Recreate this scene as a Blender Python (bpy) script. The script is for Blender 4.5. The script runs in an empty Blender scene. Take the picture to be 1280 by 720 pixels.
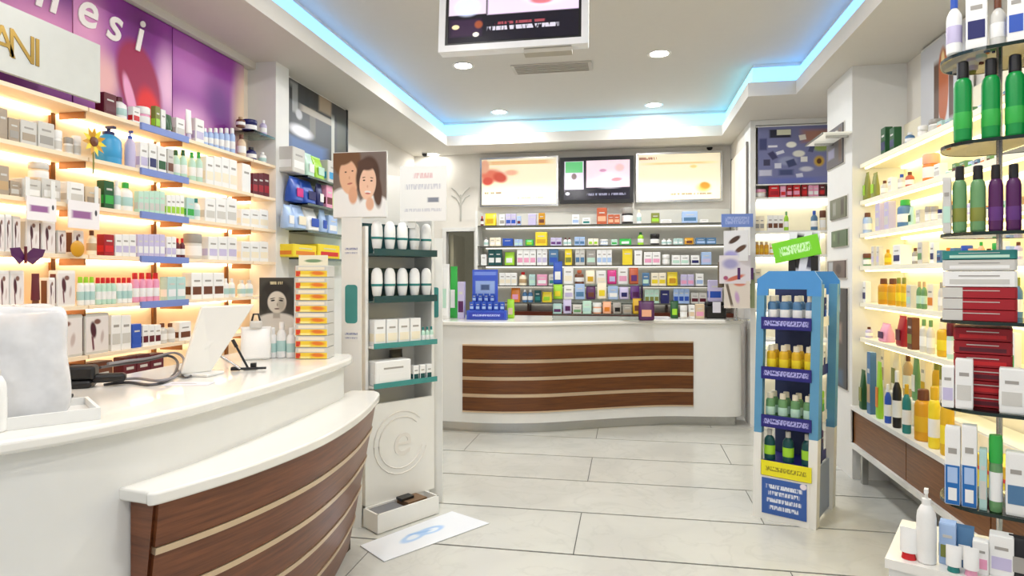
import bpy, bmesh, math, random
from mathutils import Vector, Matrix

# ------------------------------------------------------------------ camera, world, exposure
SC = bpy.context.scene
TH = math.atan(145 / 800)
CT, ST = math.cos(TH), math.sin(TH)
EYE = 1.5
cam = bpy.data.objects.new('camera', bpy.data.cameras.new('camera'))
SC.collection.objects.link(cam)
cam.location = (0, 0, EYE)
cam.rotation_euler = (math.pi / 2, 0, TH)
cam.data.sensor_fit = 'HORIZONTAL'
cam.data.sensor_width = 36
cam.data.lens = 36 * 800 / 1280
cam.data.shift_y = -15 / 1280
cam.data.clip_start = 0.05
SC.camera = cam
world = bpy.data.worlds.new('world')
SC.world = world
world.use_nodes = True
world.node_tree.nodes['Background'].inputs[0].default_value = (0.93, 0.96, 1.0, 1)
world.node_tree.nodes['Background'].inputs[1].default_value = 0.5
SC.view_settings.view_transform = 'Standard'
SC.view_settings.look = 'None'
SC.view_settings.gamma = 1
SC.view_settings.use_curve_mapping = False
SC.view_settings.exposure = 0.25
DOWN_W = 15.0        # watts of one ceiling downlight
STRIP_L = 6.5        # emission of the warm strips under the left shelves
STRIP_R = 4.5        # emission of the strips under the right shelves

R = random.Random(7)
COL = SC.collection
PI = math.pi

# ------------------------------------------------------------------ measuring (photo pixel -> point of the room)
def ray(px):
    a = math.atan((px - 640) / 800) - TH
    return math.tan(a)                      # X / Y of the vertical plane through that column
def on_x(px, X): return X / ray(px)         # Y where the column meets the plane X
def on_y(px, Y): return Y * ray(px)         # X where the column meets the plane Y
def depth(X, Y): return -X * ST + Y * CT
def z_at(py, X, Y): return EYE - (py - 345) / 800 * depth(X, Y)
def on_z(px, py, Z):
    D = (EYE - Z) * 800 / (py - 345)
    u = (px - 640) / 800 * D
    return u * CT - D * ST, u * ST + D * CT

# ------------------------------------------------------------------ materials
def lin(c):
    out = []
    for v in c[:3]:
        v /= 255.0
        out.append(v / 12.92 if v <= 0.04045 else ((v + 0.055) / 1.055) ** 2.4)
    return (*out, 1.0)
_mats = {}
def mat(name, rgb, rough=0.45, metal=0.0, var=0.05, scale=14.0, emit=0.0, alpha=1.0, trans=0.0, coat=0.0):
    key = (name, rgb, rough, metal, emit)
    if key in _mats: return _mats[key]
    m = bpy.data.materials.new(name); m.use_nodes = True
    nt = m.node_tree; b = nt.nodes['Principled BSDF']
    b.inputs['Roughness'].default_value = rough
    b.inputs['Metallic'].default_value = metal
    b.inputs['Transmission Weight'].default_value = trans
    b.inputs['Coat Weight'].default_value = coat
    if alpha < 1: b.inputs['Alpha'].default_value = alpha
    c = lin(rgb)
    tc = nt.nodes.new('ShaderNodeTexCoord'); n = nt.nodes.new('ShaderNodeTexNoise')
    n.inputs['Scale'].default_value = scale; n.inputs['Detail'].default_value = 2
    nt.links.new(tc.outputs['Object'], n.inputs['Vector'])
    mx = nt.nodes.new('ShaderNodeMixRGB')
    mx.inputs[1].default_value = (*[v * (1 - var) for v in c[:3]], 1)
    mx.inputs[2].default_value = (*[min(1, v * (1 + var)) for v in c[:3]], 1)
    nt.links.new(n.outputs['Fac'], mx.inputs[0])
    nt.links.new(mx.outputs[0], b.inputs['Base Color'])
    if emit > 0:
        b.inputs['Emission Color'].default_value = c
        b.inputs['Emission Strength'].default_value = emit
    _mats[key] = m
    return m

def glass_mat(name, tint, gloss=0.12, rough=0.02):
    m = bpy.data.materials.new(name); m.use_nodes = True
    nt = m.node_tree; nt.nodes.clear()
    o = nt.nodes.new('ShaderNodeOutputMaterial'); mx = nt.nodes.new('ShaderNodeMixShader')
    t = nt.nodes.new('ShaderNodeBsdfTransparent'); g = nt.nodes.new('ShaderNodeBsdfGlossy')
    f = nt.nodes.new('ShaderNodeFresnel'); f.inputs['IOR'].default_value = 1.45
    t.inputs[0].default_value = lin(tint); g.inputs['Roughness'].default_value = rough
    nt.links.new(f.outputs[0], mx.inputs[0]); nt.links.new(t.outputs[0], mx.inputs[1]); nt.links.new(g.outputs[0], mx.inputs[2])
    nt.links.new(mx.outputs[0], o.inputs[0])
    return m

def film_mat(name, tint, op=0.55, rough=0.25):
    """thin cloudy plastic: part diffuse, part see-through"""
    m = bpy.data.materials.new(name); m.use_nodes = True
    nt = m.node_tree; b = nt.nodes['Principled BSDF']; o = nt.nodes['Material Output']
    b.inputs['Base Color'].default_value = lin(tint); b.inputs['Roughness'].default_value = rough
    t = nt.nodes.new('ShaderNodeBsdfTransparent'); mx = nt.nodes.new('ShaderNodeMixShader')
    n = nt.nodes.new('ShaderNodeTexNoise'); n.inputs['Scale'].default_value = 7
    mr = nt.nodes.new('ShaderNodeMapRange'); mr.inputs['From Min'].default_value = .35; mr.inputs['From Max'].default_value = .65
    mr.inputs['To Min'].default_value = op - .05; mr.inputs['To Max'].default_value = op + .06
    nt.links.new(n.outputs['Fac'], mr.inputs['Value']); nt.links.new(mr.outputs[0], mx.inputs[0])
    nt.links.new(t.outputs[0], mx.inputs[1]); nt.links.new(b.outputs[0], mx.inputs[2]); nt.links.new(mx.outputs[0], o.inputs[0])
    return m

def wood_mat(name, dark, light, axis=1):
    m = bpy.data.materials.new(name); m.use_nodes = True
    nt = m.node_tree; b = nt.nodes['Principled BSDF']; b.inputs['Roughness'].default_value = 0.32
    tc = nt.nodes.new('ShaderNodeTexCoord'); mp = nt.nodes.new('ShaderNodeMapping')
    mp.inputs['Scale'].default_value = (1.2, 1.2, 26) if axis == 1 else (26, 1.2, 1.2)
    n = nt.nodes.new('ShaderNodeTexNoise'); n.inputs['Scale'].default_value = 3; n.inputs['Detail'].default_value = 6; n.inputs['Roughness'].default_value = .65
    cr = nt.nodes.new('ShaderNodeValToRGB')
    cr.color_ramp.elements[0].color = lin(dark); cr.color_ramp.elements[0].position = .3
    cr.color_ramp.elements[1].color = lin(light); cr.color_ramp.elements[1].position = .72
    nt.links.new(tc.outputs['Object'], mp.inputs[0]); nt.links.new(mp.outputs[0], n.inputs['Vector'])
    nt.links.new(n.outputs['Fac'], cr.inputs[0]); nt.links.new(cr.outputs[0], b.inputs['Base Color'])
    return m

def stone_mat(name, a, bcol, vein, rough=0.22):
    m = bpy.data.materials.new(name); m.use_nodes = True
    nt = m.node_tree; b = nt.nodes['Principled BSDF']; b.inputs['Roughness'].default_value = rough
    geo = nt.nodes.new('ShaderNodeNewGeometry')
    n = nt.nodes.new('ShaderNodeTexNoise'); n.inputs['Scale'].default_value = 1.6; n.inputs['Detail'].default_value = 5; n.inputs['Distortion'].default_value = .8
    n2 = nt.nodes.new('ShaderNodeTexNoise'); n2.inputs['Scale'].default_value = 2.3; n2.inputs['Detail'].default_value = 8; n2.inputs['Distortion'].default_value = 1.6
    cr = nt.nodes.new('ShaderNodeValToRGB')
    cr.color_ramp.elements[0].color = lin(a); cr.color_ramp.elements[0].position = .35
    cr.color_ramp.elements[1].color = lin(bcol); cr.color_ramp.elements[1].position = .7
    vr = nt.nodes.new('ShaderNodeMapRange'); vr.inputs['From Min'].default_value = .0; vr.inputs['From Max'].default_value = .03
    vr.inputs['To Min'].default_value = .3; vr.inputs['To Max'].default_value = 0
    sb = nt.nodes.new('ShaderNodeMath'); sb.operation = 'SUBTRACT'; sb.inputs[1].default_value = .52
    ab = nt.nodes.new('ShaderNodeMath'); ab.operation = 'ABSOLUTE'
    mx = nt.nodes.new('ShaderNodeMixRGB'); mx.inputs[2].default_value = lin(vein)
    L = nt.links.new
    L(geo.outputs['Position'], n.inputs['Vector']); L(geo.outputs['Position'], n2.inputs['Vector'])
    L(n.outputs['Fac'], cr.inputs[0]); L(n2.outputs['Fac'], sb.inputs[0]); L(sb.outputs[0], ab.inputs[0]); L(ab.outputs[0], vr.inputs['Value'])
    L(vr.outputs[0], mx.inputs[0]); L(cr.outputs[0], mx.inputs[1]); L(mx.outputs[0], b.inputs['Base Color'])
    return m

def print_mat(name, base, shapes, emit=0.0, rough=0.4):
    """flat print: shapes in the panel's own UV. ('e'|'r'|'t', cx, cy, rx, ry, rot_deg, soft, rgb[, opacity])"""
    m = bpy.data.materials.new(name); m.use_nodes = True
    nt = m.node_tree; b = nt.nodes['Principled BSDF']; b.inputs['Roughness'].default_value = rough
    L = nt.links.new
    tc = nt.nodes.new('ShaderNodeTexCoord')
    rgb = nt.nodes.new('ShaderNodeRGB'); rgb.outputs[0].default_value = lin(base)
    cur = rgb.outputs[0]
    for sh in shapes:
        k, cx, cy, rx, ry, rot, soft, c = sh[:8]; op = sh[8] if len(sh) > 8 else 1.0
        mp = nt.nodes.new('ShaderNodeMapping'); mp.vector_type = 'TEXTURE'
        mp.inputs['Location'].default_value = (cx, cy, 0); mp.inputs['Rotation'].default_value = (0, 0, math.radians(rot))
        mp.inputs['Scale'].default_value = (rx, ry, 1)
        L(tc.outputs['UV'], mp.inputs[0])
        if k == 'e':
            ln = nt.nodes.new('ShaderNodeVectorMath'); ln.operation = 'LENGTH'; L(mp.outputs[0], ln.inputs[0]); d = ln.outputs['Value']
        else:
            av = nt.nodes.new('ShaderNodeVectorMath'); av.operation = 'ABSOLUTE'; L(mp.outputs[0], av.inputs[0])
            sx = nt.nodes.new('ShaderNodeSeparateXYZ'); L(av.outputs[0], sx.inputs[0])
            mxm = nt.nodes.new('ShaderNodeMath'); mxm.operation = 'MAXIMUM'; L(sx.outputs[0], mxm.inputs[0]); L(sx.outputs[1], mxm.inputs[1]); d = mxm.outputs[0]
        mr = nt.nodes.new('ShaderNodeMapRange'); mr.inputs['From Min'].default_value = 1 - max(soft, .02); mr.inputs['From Max'].default_value = 1
        mr.inputs['To Min'].default_value = op; mr.inputs['To Max'].default_value = 0
        if k == 'e' and soft > .3: mr.interpolation_type = 'SMOOTHSTEP'
        L(d, mr.inputs['Value']); fac = mr.outputs[0]
        if k == 't':
            m2 = nt.nodes.new('ShaderNodeMapping'); m2.inputs['Scale'].default_value = (26 , 3 , 1)
            L(tc.outputs['UV'], m2.inputs[0])
            n = nt.nodes.new('ShaderNodeTexNoise'); n.inputs['Scale'].default_value = 1.6; n.inputs['Detail'].default_value = 1; L(m2.outputs[0], n.inputs['Vector'])
            g = nt.nodes.new('ShaderNodeMapRange'); g.inputs['From Min'].default_value = .42; g.inputs['From Max'].default_value = .5; L(n.outputs['Fac'], g.inputs['Value'])
            mm = nt.nodes.new('ShaderNodeMath'); mm.operation = 'MULTIPLY'; L(fac, mm.inputs[0]); L(g.outputs[0], mm.inputs[1]); fac = mm.outputs[0]
        mx = nt.nodes.new('ShaderNodeMixRGB'); L(fac, mx.inputs[0]); L(cur, mx.inputs[1]); mx.inputs[2].default_value = lin(c); cur = mx.outputs[0]
    L(cur, b.inputs['Base Color'])
    if emit > 0:
        L(cur, b.inputs['Emission Color']); b.inputs['Emission Strength'].default_value = emit
    return m

# ------------------------------------------------------------------ meshes and objects
def mesh(name, v, f, smooth=None, uv=None):
    me = bpy.data.meshes.new(name); me.from_pydata([tuple(p) for p in v], [], f); me.update()
    bm = bmesh.new(); bm.from_mesh(me); bmesh.ops.recalc_face_normals(bm, faces=bm.faces); bm.to_mesh(me); bm.free()
    if uv:
        l = me.uv_layers.new(name='UVMap')
        for lp in me.loops: l.data[lp.index].uv = uv(me.vertices[lp.vertex_index].co)
    if smooth is not None:
        for p in me.polygons: p.use_smooth = True
        me.set_sharp_from_angle(angle=math.radians(smooth))
    return me
def obj(name, me, m, parent=None, loc=(0, 0, 0), rot=(0, 0, 0), scale=(1, 1, 1)):
    o = bpy.data.objects.new(name, me); COL.objects.link(o)
    if m is not None:
        if not me.materials: me.materials.append(m)
        o.material_slots[0].link = 'OBJECT'; o.material_slots[0].material = m
    o.location = loc; o.rotation_euler = rot; o.scale = scale
    if parent: o.parent = parent
    return o
def tag(o, label, cat, group=None, kind=None):
    o['label'] = label; o['category'] = cat
    if group: o['group'] = group
    if kind: o['kind'] = kind
    return o
def thing(name, label, cat, loc=(0, 0, 0), rz=0.0, group=None):
    o = bpy.data.objects.new(name, None); COL.objects.link(o); o.empty_display_size = .05
    o.location = loc; o.rotation_euler = (0, 0, rz)
    return tag(o, label, cat, group)
def struct(o, label=None):
    o['kind'] = 'structure'; o['category'] = o.name.split('_')[0].split('.')[0]
    o['label'] = label or {'wall_left': 'white painted wall behind the left shelving', 'wall_back': 'white painted back wall of the shop', 'wall_right': 'white painted wall behind the right shelving',
                           'ceiling': 'pale grey upper ceiling with round downlights', 'trim': 'white frame strip around the passage doorway'}.get(o.name.split('.')[0], 'white frame strip around the passage doorway')
    return o
def boxv(x0, x1, y0, y1, z0, z1):
    v = [(x0, y0, z0), (x1, y0, z0), (x1, y1, z0), (x0, y1, z0), (x0, y0, z1), (x1, y0, z1), (x1, y1, z1), (x0, y1, z1)]
    f = [(0, 3, 2, 1), (4, 5, 6, 7), (0, 1, 5, 4), (1, 2, 6, 5), (2, 3, 7, 6), (3, 0, 4, 7)]
    return v, f
def box(name, x0, x1, y0, y1, z0, z1, m, parent=None, bev=0.0):
    """a box whose origin is the middle of its base"""
    cx, cy = (x0 + x1) / 2, (y0 + y1) / 2
    v, f = boxv(x0 - cx, x1 - cx, y0 - cy, y1 - cy, 0, z1 - z0)
    o = obj(name, mesh(name, v, f), m, parent, (cx, cy, z0))
    if bev: bevel(o, bev)
    return o
def under(o, part):
    """make o (same thing) a sub-part of part, keeping its place"""
    o.location = o.location - part.location; o.parent = part; return o
def bevel(o, w, seg=2):
    b = o.modifiers.new('bevel', 'BEVEL'); b.width = w; b.segments = seg; b.limit_method = 'ANGLE'; b.angle_limit = .6
def prism(name, pts, z0, z1, m, parent=None, smooth=30, loc=None):
    n = len(pts)
    v = [(x, y, z0) for x, y in pts] + [(x, y, z1) for x, y in pts]
    f = [tuple(reversed(range(n))), tuple(range(n, 2 * n))] + [(i, (i + 1) % n, n + (i + 1) % n, n + i) for i in range(n)]
    return obj(name, mesh(name, v, f, smooth), m, parent)
def lathe(name, prof, seg=14, smooth=40, caps=True):
    v, f = [], []
    for r, z in prof:
        for i in range(seg):
            a = 2 * PI * i / seg; v.append((r * math.cos(a), r * math.sin(a), z))
    for k in range(len(prof) - 1):
        for i in range(seg):
            j = (i + 1) % seg; f.append((k * seg + i, k * seg + j, (k + 1) * seg + j, (k + 1) * seg + i))
    if caps and prof[0][0] > 1e-4: f.append(tuple(reversed(range(seg))))
    if caps and prof[-1][0] > 1e-4: f.append(tuple(range((len(prof) - 1) * seg, len(prof) * seg)))
    return mesh(name, v, f, smooth)
def tube(name, pts, r, m, parent=None, seg=6, close=False):
    """round bar through points"""
    P = [Vector(p) for p in pts]; v, f = [], []
    for i, p in enumerate(P):
        t = (P[min(i + 1, len(P) - 1)] - P[max(i - 1, 0)]).normalized()
        a = t.cross(Vector((0, 0, 1)));
        if a.length < 1e-3: a = t.cross(Vector((0, 1, 0)))
        a.normalize(); b = t.cross(a)
        for k in range(seg):
            q = 2 * PI * k / seg; v.append(p + (a * math.cos(q) + b * math.sin(q)) * r)
    for i in range(len(P) - 1):
        for k in range(seg):
            j = (k + 1) % seg; f.append((i * seg + k, i * seg + j, (i + 1) * seg + j, (i + 1) * seg + k))
    f.append(tuple(range(seg))); f.append(tuple(range((len(P) - 1) * seg, len(P) * seg)))
    return obj(name, mesh(name, v, f, 50), m, parent)
def spline(pts, n=8):
    """smooth curve through 2-D points"""
    out = []
    for i in range(len(pts) - 1):
        p0, p1, p2, p3 = pts[max(i - 1, 0)], pts[i], pts[i + 1], pts[min(i + 2, len(pts) - 1)]
        for k in range(n):
            t = k / n
            out.append(tuple(.5 * (2 * b + (c - a) * t + (2 * a - 5 * b + 4 * c - d) * t * t + (3 * b - a - 3 * c + d) * t ** 3) for a, b, c, d in zip(p0, p1, p2, p3)))
    out.append(tuple(pts[-1])); return out
def offs(c, d):
    """curve moved sideways (to the right of its direction of travel by d)"""
    o = []
    for i, p in enumerate(c):
        a, b = c[max(i - 1, 0)], c[min(i + 1, len(c) - 1)]
        tx, ty = b[0] - a[0], b[1] - a[1]; l = math.hypot(tx, ty) or 1
        o.append((p[0] + ty / l * d, p[1] - tx / l * d))
    return o
def band(name, lo, hi, z0, z1, th, m, parent=None):
    """curved board: outer face from curve lo at z0 to curve hi at z1, thickness th inwards (to the left)"""
    n = len(lo); li, hin = offs(lo, -th), offs(hi, -th)
    v = [(x, y, z0) for x, y in lo] + [(x, y, z1) for x, y in hi] + [(x, y, z1) for x, y in hin] + [(x, y, z0) for x, y in li]
    f = []
    for i in range(n - 1):
        for k in range(4):
            j = (k + 1) % 4; f.append((k * n + i, k * n + i + 1, j * n + i + 1, j * n + i))
    f += [(0, n, 2 * n, 3 * n), (n - 1, 4 * n - 1, 3 * n - 1, 2 * n - 1)]
    return obj(name, mesh(name, v, f, 35), m, parent)
def panel_mesh(name, w, h, th=.01):
    """upright thin board, base centre at origin, front towards -Y, UV 0..1 across the front"""
    v, f = boxv(-w / 2, w / 2, -th / 2, th / 2, 0, h)
    return mesh(name, v, f, uv=lambda c: (c.x / w + .5, c.z / h))
def panel(name, w, h, m, loc, rz=0.0, th=.01, parent=None, tilt=0.0):
    return obj(name, panel_mesh(name, w, h, th), m, parent, loc, (tilt, 0, rz))
def letters(name, s, size, m, loc, rot, ext=.004, shear=0.0, parent=None, bold=0.0):
    cu = bpy.data.curves.new(name, 'FONT'); cu.body = s; cu.size = size; cu.extrude = ext; cu.shear = shear; cu.offset = bold; cu.align_x = 'CENTER'; cu.resolution_u = 4
    o = bpy.data.objects.new(name, cu); me = bpy.data.meshes.new_from_object(o); bpy.data.objects.remove(o)
    me.name = name
    return obj(name, me, m, parent, loc, rot)

# ------------------------------------------------------------------ shared materials
WHITE = mat('white_paint', (230, 230, 227), .5, var=.02)
WALL = mat('wall_paint', (226, 222, 214), .7, var=.02)
CEIL = mat('ceiling_paint', (214, 210, 202), .8, var=.015)
GLOSSW = mat('white_lacquer', (236, 234, 228), .18, var=.015, coat=.3)
CHROME = mat('brushed_steel', (190, 190, 188), .25, 1.0, var=.04)
STRIPM = mat('pale_metal_strip', (214, 190, 160), .3, .6, var=.05)
WOOD = wood_mat('walnut_veneer', (74, 38, 10), (118, 68, 24))
WOODL = wood_mat('red_walnut_veneer', (86, 46, 26), (132, 78, 46))
GLASS = glass_mat('shelf_glass', (232, 244, 238))
EDGE = mat('glass_edge', (22, 40, 34), .15)
BLACK = mat('black_plastic', (18, 18, 20), .35)
CREAM = mat('cream_laminate', (246, 226, 196), .55, var=.03)
BRACK = mat('bronze_bracket', (140, 92, 50), .4, .5)
BLUESTRIP = mat('blue_price_strip', (120, 140, 205), .35)
WARM = mat('warm_strip_light', (255, 228, 190), .4, emit=STRIP_L)
WARMR = mat('pale_yellow_strip_light', (255, 236, 176), .4, emit=STRIP_R)
COOLW = mat('white_strip_light', (255, 250, 235), .4, emit=6.0)

# ------------------------------------------------------------------ room shell
XL, XR, YB, YF = -2.73, 2.0, 7.95, -1.2
ZS, ZL, ZC = 3.05, 3.17, 3.34
floor = struct(box('floor', XL - .1, 3.2, YF, YB + 1.5, -.06, -.004, mat('grout', (84, 84, 80), .8)), 'grey grout bed under the large pale floor tiles')
TILE = stone_mat('polished_stone', (196, 196, 190), (208, 208, 201), (182, 182, 176))
tl, th_ = 2.2, .625
rows = [3.45 - .625 * k for k in range(8, 0, -1)] + [3.45 + .625 * k for k in range(0, 9)]
for i, y in enumerate(rows):
    off = -.29 if (round((y - 3.45) / .625)) % 2 == 0 else .81
    x = off - 2 * tl
    while x < 3.2:
        a, b = max(x, XL), min(x + tl, 3.2)
        if b - a > .05:
            v, f = boxv(-(b - a) / 2 + .003, (b - a) / 2 - .003, -th_ / 2 + .008, th_ / 2 - .008, 0, .006)
            obj('floor_tile', mesh('floor_tile', v, f), TILE, floor, ((a + b) / 2 - floor.location.x, y + th_ / 2 - floor.location.y, .054))
        x += tl
struct(box('wall_left', XL - .1, XL, YF, YB + .1, 0, 3.5, WALL))
# back wall with a doorway
DX0, DX1, DZ = on_y(558, YB), on_y(593, YB), 2.07
struct(box('wall_back', DX1, XR + .1, YB, YB + .1, 0, 3.5, WALL), 'white back wall behind the medicine shelves and light boxes')
struct(box('wall_back', XL, DX0, YB, YB + .1, 0, 3.5, WALL), 'narrow white back wall left of the passage doorway')
struct(box('wall_back', DX0, DX1, YB, YB + .1, DZ, 3.5, WALL), 'white back wall over the passage doorway')
struct(box('wall_back', XL - .1, 0, YB + 1.4, YB + 1.5, 0, 3.5, mat('passage_paint', (150, 144, 120), .7)), 'olive grey wall of the passage behind the doorway')
struct(box('trim_1', DX0 - .05, DX0, YB - .02, YB + .1, 0, DZ + .05, WHITE), 'left white jamb of the passage doorway'); struct(box('trim_2', DX0, DX1, YB - .02, YB + .1, DZ, DZ + .05, WHITE), 'white head strip over the passage doorway')
struct(box('trim_6', DX1, DX1 + .05, YB - .02, YB + .1, 0, DZ + .05, WHITE), 'right white jamb of the passage doorway')
struct(box('wall_right', XR, XR + .1, YF, YB + .1, 0, 3.5, WALL))
# the pillar at the end of the right shelving and the partition behind the counter's end
struct(box('wall_pillar', 1.63, XR, 5.1, 5.7, 0, ZS, WHITE), 'white square pillar closing the right wall shelving')
struct(box('wall_partition', 1.2, 1.26, 7.05, YB, 0, ZS, WALL), 'short partition wall at the right end of the back shelves')
struct(box('wall_end', XL, -2.50, 4.24, 4.42, 0, ZS, WHITE), 'white pier closing the left wall shelving')
# ceiling with a lowered border and a light cove
struct(box('ceiling', XL - .1, XR + .1, YF, YB + .1, ZC, ZC + .1, CEIL))
SX0, SX1, SX2, SYB, SYJ = -2.12, 1.41, 1.02, 7.36, 5.8
lowp = [(XL, YF), (SX0, YF), (SX0, SYB), (SX2, SYB), (SX2, SYJ), (SX1, SYJ), (SX1, YF), (XR, YF), (XR, YB), (XL, YB)]
struct(prism('trim_3', lowp, ZS, ZL, CEIL, smooth=None), 'lowered pale grey ceiling border around the cove')
g = .055
upp = [(XL, YF), (SX0 - g, YF), (SX0 - g, SYB + g), (SX2 + g, SYB + g), (SX2 + g, SYJ + g), (SX1 + g, SYJ + g), (SX1 + g, YF), (XR, YF), (XR, YB), (XL, YB)]
struct(prism('trim_4', upp, ZL, ZC, WHITE, smooth=None), 'white inner wall of the ceiling light cove')
def cove(label, a, b, rgb, e):
    """LED band lying against the cove wall"""
    dx, dy = b[0] - a[0], b[1] - a[1]; L = math.hypot(dx, dy); nx, ny = -dy / L, dx / L
    t = thing('cove_light', label, 'led strip', ((a[0] + b[0]) / 2, (a[1] + b[1]) / 2, ZL), math.atan2(dy, dx), 'LED strips of the ceiling cove')
    v, f = boxv(-L / 2, L / 2, 0, .008, 0, .012); obj('channel', mesh('channel', v, f), CHROME, t)
    v, f = boxv(-L / 2, L / 2, 0, .008, .012, .135); obj('diffuser', mesh('diffuser', v, f), mat('led_glow', rgb, .4, emit=e), t)
e = .012; ge = g - e
cove('blue LED band in the ceiling cove above the left shelves', (SX0 - ge, YF), (SX0 - ge, SYB + ge), (120, 184, 255), 1.7)
cove('cyan LED band in the cove along the back of the ceiling', (SX0 - ge, SYB + ge), (SX2 + ge, SYB + ge), (130, 212, 250), 1.7)
cove('cyan LED band of the short cove run above the back counter end', (SX2 + ge, SYB + ge), (SX2 + ge, SYJ + ge), (130, 220, 248), 1.7)
cove('blue LED band of the jog in the ceiling cove', (SX2 + ge, SYJ + ge), (SX1 + ge, SYJ + ge), (125, 198, 255), 1.7)
cove('blue LED band in the ceiling cove above the right shelves', (SX1 + ge, SYJ + ge), (SX1 + ge, YF), (120, 184, 255), 1.7)

# ------------------------------------------------------------------ downlights
LAMP = mat('lamp_glow', (255, 250, 240), .4, emit=30.0)
RIM = mat('lamp_rim', (225, 222, 215), .3)
rim_me = lathe('rim', [(.075, -.004), (.1, -.004), (.1, 0), (.075, 0), (.075, -.004)], 24, 40, False)
disc_me = lathe('lens', [(.0, -.002), (.074, -.002), (.074, 0), (0, 0)], 24)
def downlight(x, y, z, label, w=None):
    t = thing('ceiling_downlight', label, 'ceiling light', (x, y, z), 0, 'recessed round ceiling lights')
    obj('rim', rim_me, RIM, t); obj('lens', disc_me, LAMP, t)
    ld = bpy.data.lights.new('downlight', 'AREA'); ld.shape = 'DISK'; ld.size = .14; ld.energy = w or DOWN_W; ld.color = (1, .985, .965)
    lo = bpy.data.objects.new('lamp_light', ld); COL.objects.link(lo); lo.parent = t; lo.location = (0, 0, -.012)
def ceil_pt(px, py, Z): return on_z(px, py, Z)
for px, py, lab in [(579, 82, 'round downlight just below the ceiling screen'), (824, 67, 'round downlight to the right of the ceiling screen'),
                    (624, 140, 'round downlight near the back cove, left of the middle'), (817, 131, 'round downlight near the back cove, right of the middle')]:
    x, y = ceil_pt(px, py, ZC); downlight(x, y, ZC, lab)
x, y = ceil_pt(541, 193, ZS); downlight(x, y, ZS, 'small round downlight in the lowered ceiling above the passage door', DOWN_W * .12)
for k, (x, y) in enumerate([(-1.1, 3.5), (.5, 3.4), (-1.1, 1.7), (.5, 1.6), (-1.1, -.1), (.5, -.2)]):
    downlight(x, y, ZC, ['round downlight over the left counter', 'round downlight over the floor tiles before the blue stand', 'round downlight over the near end of the left counter',
                         'round downlight over the near right shelves', 'round downlight by the entrance, left', 'round downlight by the entrance, right'][k])

# ------------------------------------------------------------------ left counter
HC = 1.065
topc = spline([(-2.0, .98), (-1.76, 1.22), (-1.623, 1.414), (-1.52, 1.616), (-1.446, 1.935), (-1.425, 2.3), (-1.423, 2.6), (-1.432, 2.9), (-1.455, 3.204), (-1.52, 3.36)], 6)
# travelling +Y the aisle is on the right, so offs(+) grows towards the aisle
ct = thing('service_counter', 'curved white service counter with bag ledge and walnut front on the left', 'counter')
slab = prism('countertop', topc + [(-2.2, 3.36), (-2.2, .98)], HC - .04, HC, GLOSSW, ct); bevel(slab, .012, 3)
bodyc = offs(topc, -.045)
body = prism('body', bodyc[1:] + [(-2.17, 3.33), (-2.17, 1.02)], 0, HC - .04, WHITE, ct)
ledge_f = spline([(-1.43, 1.70), (-1.385, 1.715), (-1.275, 2.02), (-1.215, 2.42), (-1.243, 2.857), (-1.33, 3.28), (-1.37, 3.39)], 6)
ledge = prism('ledge', ledge_f + [(-1.42, 3.44), (-1.55, 3.42), (-1.55, 1.72)], .81, .85, GLOSSW, ct); bevel(ledge, .014, 3)
lf = ledge_f[6:]
def lean(z): return offs(lf, -.018 - .15 * (1 - z / .81))
zz = [.015, .17, .335, .50, .655, .81]
for k in range(5):
    a, b = zz[k] + (.013 if k else 0), zz[k + 1] - (.013 if k < 4 else 0)
    band('front_board', lean(a), lean(b), a, b, .03, WOODL, ct)
for z in zz[1:-1]:
    lo, hi = offs(lean(z - .011), .006), offs(lean(z + .011), .006)
    band('metal_strip', lo, hi, z - .011, z + .011, .03, STRIPM, ct)
# the flat end board of the walnut front
e0, e1 = lean(.015)[0], lean(.81)[0]
v = [(e0[0] - .02, e0[1], .015), (-1.52, 1.745, .015), (-1.52, 1.745, .81), (e1[0] - .02, e1[1], .81)]
v += [(x, y + .03, z) for x, y, z in v]
obj('end_board', mesh('end_board', v, [(0, 1, 2, 3), (7, 6, 5, 4), (0, 4, 5, 1), (1, 5, 6, 2), (2, 6, 7, 3), (3, 7, 4, 0)]), WOODL, ct)
inner = offs(lean(0.015), -.03); prism('plinth', inner + [(-1.5, 3.3), (-1.5, 1.8)], 0, .8, mat('dark_core', (60, 44, 34), .8), ct)

# ------------------------------------------------------------------ back counter
bc = thing('dispensing_counter', 'long white dispensing counter with wavy walnut slat panel at the back', 'counter')
bcur = spline([(-2.3, 6.02), (-1.85, 5.97), (-1.3, 5.95), (-.85, 6.04), (-.45, 6.22), (0, 6.43), (.4, 6.57), (.85, 6.62), (1.02, 6.65), (1.11, 6.71), (1.14, 6.85)], 8)
slab = prism('countertop', offs(bcur, .03) + [(1.165, 7.0), (-2.3, 7.0)], HC - .04, HC, GLOSSW, bc); bevel(slab, .01, 2)
prism('body', bcur + [(1.13, 6.97), (-2.3, 6.97)], .1, HC - .04, WHITE, bc)
prism('plinth', offs(bcur, -.05) + [(1.06, 6.9), (-2.3, 6.9)], 0, .1, CHROME, bc)
dense = spline(bcur, 4)
seg = [p for p in dense if on_y(578, p[1]) <= p[0] <= on_y(868, p[1])]
z0, z1 = .215, .835; n = 4; gap = .034; hh = (z1 - z0 - gap * (n - 1)) / n
for k in range(n):
    a = z0 + k * (hh + gap); band('slat', offs(seg, .014), offs(seg, .014), a, a + hh, .03, WOOD, bc)
    if k < n - 1: band('metal_strip', offs(seg, .008), offs(seg, .008), a + hh, a + hh + gap, .03, STRIPM, bc)
for a in (z0 - .014, z1): band('panel_edge', offs(seg, .016), offs(seg, .016), a, a + .014, .03, STRIPM, bc)

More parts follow.
